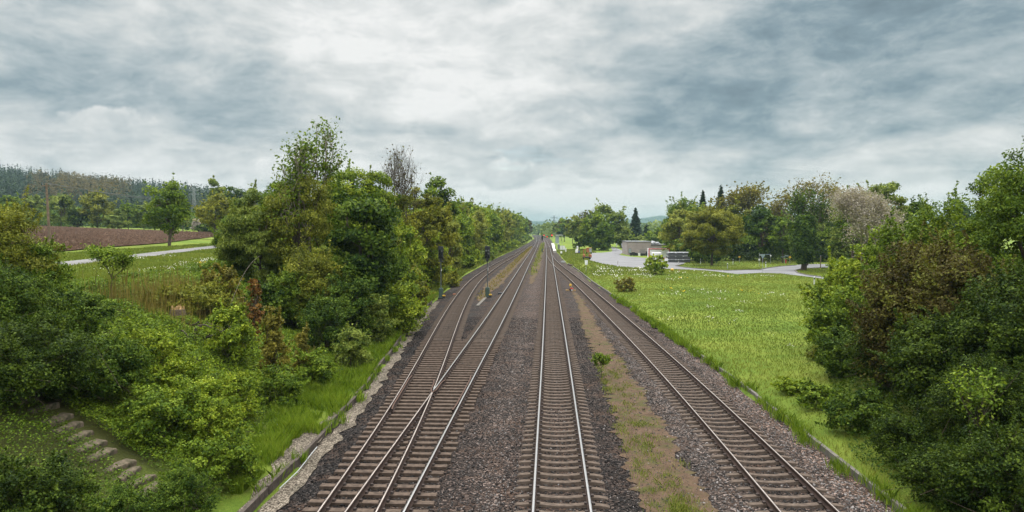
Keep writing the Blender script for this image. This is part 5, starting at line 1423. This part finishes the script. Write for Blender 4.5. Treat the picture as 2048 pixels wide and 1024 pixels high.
# ------------------------------------------------------------------ yard on the right
xl, yw = at_y(1254.5, 500, 208)[0], 208.0; xr = at_y(1333, 500, 208)[0]; xm = at_y(1302, 500, 208)[0]
t = thing('warehouse', 'long low warehouse with a blank pale block wall behind the yard', 'building', (xl, yw, 0))
h1 = CAMH + (YV - 483.5) / F * yw; h2 = CAMH + (YV - 490.5) / F * yw; W1, W2 = xm - xl, xr - xl
mb = MB(); mb.box((W1 / 2, 7, h1 / 2), (W1, 14, h1)); mb.build('wall', M['brick'], t)
mb = MB(); mb.box(((W1 + W2) / 2 + .0, 7.2, h2 / 2), (W2 - W1 - .01, 13.6, h2)); mb.build('wall', M['brick'], t)
mb = MB(); mb.box((W1 / 2, 7, h1 + .06), (W1 + .3, 14.3, .12)); mb.build('roof', M['dgrey'], t)
mb = MB(); mb.box(((W1 + W2) / 2 + .1, 7.2, h2 + .08), (W2 - W1 + .1, 13.9, .16)); mb.build('roof', M['tar'], t)
mb = MB(); mb.box((.75, -.03, 1.25), (.75, .1, 1.3), 0, 0, .01); f = mb.build('window', M['dgrey'], t); mb = MB(); mb.box((.75, -.09, 1.25), (.55, .03, 1.1)); mb.build('pane', M['glass'], f)
r = np.random.default_rng(5); mb = MB()
for i in range(9): mb.ball((r.uniform(-1.6, 1.6), r.uniform(-.8, .8), r.uniform(.2, .7)), r.uniform(.4, .8), 0, .7, 8)
o = mb.build('tarpaulin_heap', M['sheeting']); o.location = (xm + 1.3, yw + 4, h2 + .1); props(o, 'crumpled white tarpaulin heap on the lower warehouse roof', 'tarpaulin')
mb = MB()
for i in range(7): mb.ball((r.uniform(-2, 2), r.uniform(-.6, .6), r.uniform(.1, .3)), r.uniform(.25, .45), 0, .6, 8)
o = mb.build('tarpaulin_heap', M['grey']); o.location = (xm + 5.2, yw + 5, h2 + .1); props(o, 'flat grey tarpaulin heap at the right end of the warehouse roof', 'tarpaulin')
# scrap along the wall
for i, (px, lab) in enumerate(((1262.5, 'leftmost stack of dark tyres by the warehouse window'), (1268, 'second stack of dark tyres from the warehouse window'), (1273.5, 'stack of dark tyres left of the wire cage by the warehouse'), (1294, 'stack of dark tyres beside the red-edged container'))):
    x = at_y(px, 505, 203)[0]; t = thing('tyre_stack', lab, 'tyres', (x, 203.5 - i % 2 * .4, 0), 0, 'tyre stacks along the warehouse')
    for j in range((4, 5, 4, 6)[i]):
        mb = MB(); n = 14; V = []; Fc = []
        for a in range(n):
            for b, (rr, zz) in enumerate(((.22, .02), (.36, 0), (.42, .1), (.36, .2), (.22, .18))): V.append((rr * math.cos(6.2832 * a / n), rr * math.sin(6.2832 * a / n), zz))
        for a in range(n):
            for b in range(5): Fc.append([a * 5 + b, a * 5 + (b + 1) % 5, ((a + 1) % n) * 5 + (b + 1) % 5, ((a + 1) % n) * 5 + b])
        mb.add(V, Fc); o = mb.build('tyre', M['rubber'], t); o.location = (random.gauss(0, .06), random.gauss(0, .05), j * .205)
x = at_y(1285, 503, 203)[0]; t = thing('wire_cage', 'grey wire cage on a dark pallet in front of the warehouse wall', 'cage', (x, 203.2, 0))
mb = MB(); mb.box((0, 0, .3), (1.5, 1.0, .6), 0, 0, .04); mb.build('pallet', M['rubber'], t); mb = MB()
for i in range(8): mb.box((-.7 + .2 * i, -.5, 1.15), (.04, .04, 1.1)); mb.box((-.7 + .2 * i, .5, 1.15), (.04, .04, 1.1))
for zz in (.65, 1.15, 1.68):
    for yy in (-.5, .5): mb.box((0, yy - .04 if yy < 0 else yy + .04, zz), (1.5, .04, .04))
mb.build('cage', M['dgrey'], t)
x = at_y(1279, 505, 201)[0]; t = thing('white_drum', 'small white drum in front of the tyre stacks', 'drum', (x, 201.5, 0)); mb = MB(); mb.cyl((0, 0, 0), (0, 0, .75), .28, .28, 14); mb.build('body', M['white'], t); mb = MB(); mb.cyl((0, 0, .75), (0, 0, .8), .25, .25, 14); mb.build('lid', M['offwhite'], t)
# container with red edges
d = 182.0; x0, x1 = at_y(1297, 500, d)[0], at_y(1340, 500, d)[0]; w = x1 - x0; hc = CAMH + (YV - 496.5) / F * d
t = thing('red_edged_container', 'white container body with red edges standing in front of the warehouse', 'container', ((x0 + x1) / 2, d, 0))
mb = MB(); mb.box((0, 1.2, hc / 2 + .08), (w - .1, 2.4, hc - .2), 0, 0, .02); mb.build('body', M['offwhite'], t)
for c, s in (((0, -.02, hc - .1), (w, .14, .24)), ((0, -.02, .14), (w, .14, .22)), ((-w / 2 + .12, -.02, hc / 2 + .02), (.24, .14, hc - .48)), ((w / 2 - .12, -.02, hc / 2 + .02), (.24, .14, hc - .48))):
    mb = MB(); mb.box(c, s, 0, 0, .01); mb.build('red_edge', M['red'], t)
d = 164.0; x = at_y(1314, 510, d)[0]; t = thing('site_trailer', 'small white box trailer in front of the red-edged container', 'trailer', (x, d, 0))
mb = MB(); mb.box((0, .9, 1.3), (1.85, 2.4, 1.65), 0, 0, .04); mb.build('body', M['offwhite'], t); mb = MB(); mb.box((.35, -.32, 1.3), (.95, .04, 1.4), 0, 0, .01); mb.build('door', M['white'], t)
for sx in (-.8, .8): mb = MB(); mb.wheel((sx, .9, .33), .33, .2); mb.build('wheel', M['rubber'], t)
mb = MB(); mb.box((0, .2, .42), (1.5, 2.6, .1)); mb.build('chassis', M['rust'], t)
# pipe bundles under white sheets
d = 163.0
for j in range(3):
    for i in range(3):
        x = at_y(1342 + i * 15, 520, d)[0]; L = 1.62; t = thing('pipe_bundle', ('%s bundle of dark pipes, %s of the roadside stack' % (('bottom', 'middle', 'top')[j], ('near end column', 'centre column', 'last column')[i])) if j < 2 else 'topmost sheet-covered pipe bundle in the %s' % ('near end column', 'centre column', 'column half behind branches')[i], 'pipe bundle', (x, d + random.gauss(0, .12), j * .76), 0, 'bundles of pipes stacked by the road')
        mb = MB()
        for a in range(6):
            for b in range(3): mb.cyl((-L / 2 + .14 + a * .265, -.9, .22 + b * .19), (-L / 2 + .14 + a * .265, 1.6, .22 + b * .19), .115, .115, 8)
        mb.build('pipes', M['dgrey'], t)
        mb = MB(); mb.box((0, .3, .69), (L + .02, 2.6, .09), 0, 0, .02); mb.box((-L / 2 + .05, -1.0, .62), (.3, .03, .2)); mb.build('sheet', M['sheeting'], t)
        mb = MB(); mb.box((0, -.4, .05), (L, .12, .09)); mb.box((0, 1.0, .05), (L, .12, .09)); mb.build('batten', M['timber'], t)
x = at_y(1333, 519, 161)[0]; mb = MB(); mb.box((0, 0, .48), (.72, .05, .98), 0, .15, .01, 1, ('X', -.22)); mb.box((0, .16, .5), (.06, .3, .06)); o = mb.build('leaning_board', M['white']); o.location = (x, 161.2, 0); props(o, 'white board leaning against the near end of the pipe stack', 'board')
# machines at the left end of the yard
p = at_z(1174, 518.5, 0); t = thing('rail_trailer', 'orange work trailer with two uprights, parked on the grass beside the yard', 'trailer', (p[0], p[1], gz(p[0], p[1])))
mb = MB(); mb.box((0, .6, .62), (2.3, 2.4, .16), 0, 0, .03); mb.box((0, -.55, .55), (1.1, .14, .34), 1, 0, .03); mb.build('chassis', [M['rust'], M['black']], t)
for sx in (-.72, .82): mb = MB(); mb.box((sx, -.2, .98), (.52, .8, .62), 0, .1, .08); mb.build('locker', M['orange'], t)
for sx, hh in ((-.82, 1.9), (.5, 1.5)): mb = MB(); mb.box((sx, .2, .7 + hh / 2), (.16, .16, hh), 0, 0, .02); mb.build('upright', M['orange'], t)
mb = MB(); mb.box((-.55, .25, 2.5), (.55, .12, .22), 0, 0, .03); mb.build('crossbar', M['orange'], t)
for sx in (-.85, .75):
    for yy in (-.45, 1.5): mb = MB(); mb.wheel((sx, yy, .36), .36, .24); wv = mb.build('wheel', M['rubber'], t)
p = at_z(1178, 508, 0); t = thing('compressor_trailer', 'boxy trailer with an orange-grey body on the yard behind the orange one', 'trailer', (p[0], p[1], 0))
mb = MB(); mb.box((-.4, .5, 1.15), (.75, 1.8, 1.25), 0, 0, .05); mb.build('body', M['orange'], t); mb = MB(); mb.box((.38, .5, 1.15), (.78, 1.8, 1.2), 0, 0, .05); mb.build('panel', M['grey'], t); mb = MB(); mb.box((0, .5, 1.84), (1.6, 1.9, .08), 0, 0, .03); mb.build('roof', M['yellow'], t)
for sx in (-.72, .72): mb = MB(); mb.wheel((sx, .4, .36), .36, .22); mb.build('wheel', M['rubber'], t)
p = at_z(1155, 508, 0); t = thing('sprayer_cart', 'cart with white upright tank and blue box at the yard entrance', 'cart', (p[0], p[1], gz(p[0], p[1])))
mb = MB(); mb.box((0, .3, .42), (1.7, 1.2, .14), 0, 0, .03); mb.build('chassis', M['rust'], t); mb = MB(); mb.box((-.25, .3, .95), (.75, .9, .9), 0, 0, .06); mb.build('box', M['offwhite'], t); mb = MB(); mb.box((.42, .1, .78), (.46, .7, .55), 0, 0, .05); mb.build('fuel_box', M['blue'], t)
mb = MB(); mb.cyl((0, .4, 1.4), (0, .4, 2.35), .27, .25, 14); mb.ball((0, .4, 2.35), .25, 0, .4, 10); mb.build('tank', M['white'], t); mb = MB(); mb.cyl((.2, -.1, .5), (.2, -.1, 1.45), .07, .07, 8); mb.build('post', M['yellow'], t)
for sx in (-.75, .75): mb = MB(); mb.wheel((sx, .3, .28), .28, .18); mb.build('wheel', M['rubber'], t)

# ------------------------------------------------------------------ road furniture
def delineator(px, row, lab, grey=False):
    p = at_z(px, row, .0); t = thing('delineator_post', lab, 'roadside post', (p[0], p[1], gz(p[0], p[1])), 0, 'delineator posts along the road')
    mb = MB(); mb.box((0, 0, .36), (.14, .12, .72), 0, 0, .02); mb.build('post', M['grey'] if grey else M['white'], t)
    mb = MB(); mb.box((0, 0, .82), (.142, .122, .2), 0, 0, .02); mb.build('black_band', M['black'], t)
    mb = MB(); mb.box((0, 0, 1.02), (.14, .12, .2), 0, 0, .03, .8); mb.build('cap', M['white'], t)


for px, row, lab, g in ((1356.7, 529.5, 'white delineator post left of the lawn island tip, beside the pipe stack', 0), (1401, 528, 'white delineator post left of the golden round tree', 0), (1466, 528.5, 'white delineator post right of the golden round tree', 0),
                        (1455, 538, 'greyish delineator post at the near edge of the lawn island', 1), (1531.5, 535, 'white delineator post right of the inverted triangular sign', 0), (1628.5, 569.5, 'nearest delineator post, in the meadow by the right-hand thicket', 0)):
    delineator(px, row, lab, g)


def road_sign(px, row, name, lab, h, build, cat='sign', rr=.035, mat=None):
    p = at_z(px, row, 0); t = thing(name, lab, cat, (p[0], p[1], 0)); mb = MB(); mb.cyl((0, 0, 0), (0, 0, h), rr, rr, 8); mb.build('post', mat or M['grey'], t); build(t); return t


def b1(t):
    mb = MB(); mb.prism([(-.45, 3.2), (.45, 3.2), (0, 2.42)], -.06, -.03); mb.build('plate', M['signback'], t)
road_sign(1525, 547, 'give_way_sign', 'inverted triangular road sign seen from its grey back', 3.2, b1)
def b2(t):
    mb = MB(); mb.box((.12, -.05, 2.35), (.34, .03, .22), 0, 0, .005); mb.build('plate', M['grey'], t); mb = MB(); mb.box((0, -.05, 1.45), (.34, .03, .34), 0, 0, .005); mb.build('plate', M['white'], t)
road_sign(1518.3, 534, 'cycle_sign', 'thin post with two small pale plates left of the inverted triangular sign', 2.75, b2)
def b3(t):
    mb = MB(); mb.box((-.5, -.05, 2.0), (1.0, .03, .15), 0, 0, .005); mb.build('name_plate', M['signback'], t); mb = MB(); mb.cyl((0, -.05, 1.72), (0, -.02, 1.72), .16, .16, 12); mb.build('disc', M['offwhite'], t)
road_sign(1541, 527.5, 'street_name_sign', 'post with a long pale name plate reaching left, before the dark wood', 2.1, b3)
def b4(t):
    mb = MB(); mb.prism([(-.95, 1.5), (-.8, 1.58), (.05, 1.58), (.05, 1.42), (-.8, 1.42)], -.06, -.03); mb.build('finger_plate', M['signback'], t); mb = MB(); mb.prism([(0, 1.86), (.65, 1.86), (.8, 1.74), (.65, 1.62), (0, 1.63)], -.1, -.07); mb.build('finger_plate', M['signback'], t)
road_sign(1569.5, 528, 'finger_post', 'finger post with two pale direction plates left of the yellow disc', 2.0, b4)
p = at_z(1571.5, 526.5, 0); t = thing('hydrant', 'dark red hydrant at the foot of the finger post', 'hydrant', (p[0], p[1], 0)); mb = MB(); mb.cyl((0, 0, 0), (0, 0, .7), .12, .11, 10); mb.ball((0, 0, .72), .13, 0, 1, 10); mb.build('body', M['red'], t); mb = MB(); mb.cyl((-.2, 0, .5), (.2, 0, .5), .06, .06, 8); mb.build('outlet', M['red'], t)
def b5(t):
    mb = MB(); mb.cyl((0, -.05, 1.5), (0, -.01, 1.5), .24, .24, 16); mb.build('disc', M['yellow'], t)
road_sign(1579.6, 528.5, 'yellow_disc_sign', 'round yellow disc on a thin post near the ivy-clad trunk', 1.6, b5)
def b6(t):
    mb = MB(); mb.box((0, 0, 1.35), (.42, .2, .24), 0, 0, .05); mb.build('marker_cap', M['yellow'], t)
road_sign(1478.8, 526.5, 'gas_marker', 'thin post with a small yellow cap before the dark hedge', 1.25, b6)
p = at_z(1641, 537, 0); t = thing('wooden_post', 'dark slim post beside the road, right of the ivy-clad trunk', 'post', (p[0], p[1], 0)); mb = MB(); mb.cyl((0, 0, 0), (0, 0, 2.35), .09, .08, 10); mb.build('shaft', M['wood'], t); mb = MB(); mb.cyl((0, 0, 2.35), (0, 0, 2.42), .1, .07, 10); mb.build('cap', M['dgrey'], t)
p = at_z(1344.5, 544, 0); t = thing('pipeline_marker', 'bright yellow pipeline marker standing in the meadow right of the young bush', 'marker', (p[0], p[1], gz(p[0], p[1]))); mb = MB(); mb.cyl((0, 0, 0), (0, 0, .35), .06, .06, 8); mb.build('post', M['wood'], t); mb = MB(); mb.ball((0, 0, .42), .28, 0, .7, 12); mb.build('cap', M['yellow'], t)
p = at_z(1359, 544, 0); t = thing('pipeline_marker', 'tiny orange marker in the meadow right of the bright yellow one', 'marker', (p[0], p[1], gz(p[0], p[1]))); mb = MB(); mb.cyl((0, 0, 0), (0, 0, .28), .04, .04, 8); mb.build('post', M['wood'], t); mb = MB(); mb.box((0, 0, .32), (.16, .1, .24), 0, 0, .03); mb.build('cap', M['orange'], t)
for px, row, lab in ((1244, 495, 'small white sign beside the lane leaving the yard under the trees'), (1233, 493.5, 'small pale sign left of the lane under the tree dome')):
    x, d = at_y(px, row, 258)[0], 258.; t = thing('lane_sign', lab, 'sign', (x, d, 0)); mb = MB(); mb.cyl((0, 0, 0), (0, 0, 2.3), .04, .04, 8); mb.build('post', M['grey'], t); mb = MB(); mb.box((0, -.05, 2.1), (.4, .03, .5)); mb.box((0, -.05, 1.5), (.34, .03, .34)); mb.build('plate', M['white'], t)
p = at_z(1235.5, 529.5, 0); t = thing('yard_stake', 'thin wooden stake on the yard surface', 'stake', (p[0], p[1], 0)); mb = MB(); mb.cyl((0, 0, 0), (.03, 0, .75), .04, .035, 7); mb.build('shaft', M['wood'], t); mb = MB(); mb.box((.03, 0, .77), (.09, .09, .05)); mb.build('cap', M['rust'], t)

# ------------------------------------------------------------------ haze
mb = MB(); mb.box((0, 3300, 55.0), (17000, 7000, 124)); hz_ = mb.build('haze', [])
hz_.location = (0, 0, 0)
m = new_mat('haze_air'); nt = NT(m.node_tree); v = nt.n('ShaderNodeVolumePrincipled')
v.inputs['Color'].default_value = (.30, .43, .50, 1); v.inputs['Density'].default_value = .00019; v.inputs['Anisotropy'].default_value = .2
o = m.node_tree.nodes.new('ShaderNodeOutputMaterial'); m.node_tree.links.new(v.outputs[0], o.inputs['Volume'])
hz_.data.materials.append(m); hz_['kind'] = 'stuff'

# ------------------------------------------------------------------ sky and sun
SUN_EL = math.radians(52); SUN_ROT = math.radians(-8)
w = bpy.data.worlds.new('World'); SC.world = w; w.use_nodes = True; nt = NT(w.node_tree); w.node_tree.nodes.clear()
sky = nt.n('ShaderNodeTexSky', sky_type='NISHITA'); sky.sun_disc = False; sky.sun_elevation = SUN_EL; sky.sun_rotation = SUN_ROT
D = nt.n('ShaderNodeTexCoord').outputs['Generated']
sx = nt.n('ShaderNodeSeparateXYZ'); w.node_tree.links.new(D, sx.inputs[0]); dx, dy, dz = sx.outputs
up = nt.m('MAXIMUM', dz, 0.0)
den = nt.m('ADD', up, .13)
def comb(a, b, c):
    n = nt.n('ShaderNodeCombineXYZ')
    for i, q in enumerate((a, b, c)):
        if isinstance(q, bpy.types.NodeSocket): w.node_tree.links.new(q, n.inputs[i])
        else: n.inputs[i].default_value = q
    return n.outputs[0]
pl = comb(nt.m('MULTIPLY', nt.m('DIVIDE', dx, den), .8), nt.m('DIVIDE', dy, den), 0.0)
n1 = nt.noise(pl, 1.25, 9, .58, .5); n2 = nt.noise(comb(dx, dy, nt.m('MULTIPLY', dz, 2.1)), 13.0, 7, .62, .25); n3 = nt.noise(comb(nt.m('MULTIPLY', dx, 3.0), nt.m('MULTIPLY', dy, 3.0), nt.m('MULTIPLY', dz, 6.5)), 1.9, 8, .6, .4)
az = nt.m('ARCTAN2', dx, dy)
def gauss(a0, e0, sa_, se_):
    a = nt.m('DIVIDE', nt.m('SUBTRACT', az, a0), sa_); e = nt.m('DIVIDE', nt.m('SUBTRACT', dz, e0), se_)
    return nt.m('POWER', 2.718, nt.m('MULTIPLY', nt.m('ADD', nt.m('MULTIPLY', a, a), nt.m('MULTIPLY', e, e)), -1.0))
B = nt.m('ADD', .68, nt.m('MULTIPLY', nt.m('SUBTRACT', n1, .5), .8))
B = nt.m('ADD', B, nt.m('MULTIPLY', nt.m('SUBTRACT', n2, .5), .75))
B = nt.m('ADD', B, nt.m('MULTIPLY', nt.m('SUBTRACT', n3, .5), .9))
for a0, e0, s1, s2, k in ((-.06, .22, .24, .16, .20), (-.30, .30, .25, .10, .12), (.46, .24, .26, .10, -.34), (.19, .15, .16, .075, -.22), (-.55, .17, .20, .05, -.22), (.42, .095, .30, .022, .12), (-.62, .09, .3, .03, .18), (-.33, .06, .2, .05, .05), (.1, .035, .8, .035, .26), (.05, .07, .2, .04, .08), (-.33, .125, .18, .028, -.12)):
    B = nt.m('ADD', B, nt.m('MULTIPLY', gauss(a0, e0, s1, s2), k))
# low cumulus puffs in front of the sheet
puff = nt.noise(comb(nt.m('MULTIPLY', az, 1.0), nt.m('MULTIPLY', dz, 1.25), .3), 26, 6, .6, .1)
for a0, e0, s1, s2 in ((-.555, .128, .055, .022), (-.055, .075, .06, .024), (-.34, .07, .07, .03)):
    g = nt.m('ADD', gauss(a0, e0, s1, s2), nt.m('MULTIPLY', nt.m('SUBTRACT', puff, .5), .9))
    mk = nt.m('MULTIPLY', nt.m('SUBTRACT', g, .42), 6.0, clamp=True)
    shade = nt.m('ADD', .80, nt.m('ADD', nt.m('MULTIPLY', nt.m('SUBTRACT', dz, e0), 6.0), nt.m('MULTIPLY', nt.m('SUBTRACT', puff, .5), .7)))
    B = nt.m('ADD', nt.m('MULTIPLY', B, nt.m('SUBTRACT', 1, nt.m('MULTIPLY', mk, .9))), nt.m('MULTIPLY', shade, nt.m('MULTIPLY', mk, .9)))
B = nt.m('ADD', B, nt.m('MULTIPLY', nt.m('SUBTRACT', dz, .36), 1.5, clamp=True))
cl = nt.ramp(B, [(.08, (.145, .20, .24)), (.34, (.235, .315, .365)), (.56, (.42, .485, .515)), (.78, (.655, .68, .68)), (1.02, (.87, .87, .86))])
over = nt.m('ADD', 1.0, nt.m('MULTIPLY', nt.m('SMOOTH_MIN', nt.m('MAXIMUM', nt.m('DIVIDE', nt.m('SUBTRACT', dz, .34), .5), 0), 1.0, .1), 4.2))   # the sheet is brightest overhead, gain raised out of view to light the ground
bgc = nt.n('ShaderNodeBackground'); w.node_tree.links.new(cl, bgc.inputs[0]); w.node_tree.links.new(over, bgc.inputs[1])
bgs = nt.n('ShaderNodeBackground'); w.node_tree.links.new(sky.outputs[0], bgs.inputs[0]); bgs.inputs[1].default_value = .12
cover = nt.m('ADD', .9, nt.m('MULTIPLY', nt.m('SUBTRACT', n1, .34), 4.0), clamp=True)
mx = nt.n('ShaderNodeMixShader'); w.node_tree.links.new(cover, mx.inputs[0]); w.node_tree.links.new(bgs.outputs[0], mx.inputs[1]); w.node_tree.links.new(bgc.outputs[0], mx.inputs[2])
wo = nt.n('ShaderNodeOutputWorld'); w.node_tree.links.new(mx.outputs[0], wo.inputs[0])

sl = bpy.data.lights.new('sun', 'SUN'); sl.energy = 1.5; sl.angle = math.radians(11); sl.color = (1, .96, .9)
so = bpy.data.objects.new('sun', sl); COL.objects.link(so)
so.rotation_euler = (-(math.pi / 2 - SUN_EL), 0, -SUN_ROT)   # shines from ahead of the camera, high up
v = SC.view_settings; v.view_transform = 'Standard'; v.look = 'None'; v.exposure = 0.06; v.gamma = 1.0; v.use_curve_mapping = False
c = SC.cycles
c.max_bounces = 5; c.diffuse_bounces = 2; c.glossy_bounces = 2; c.transmission_bounces = 4; c.volume_bounces = 1; c.transparent_max_bounces = 4
c.caustics_reflective = False; c.caustics_refractive = False
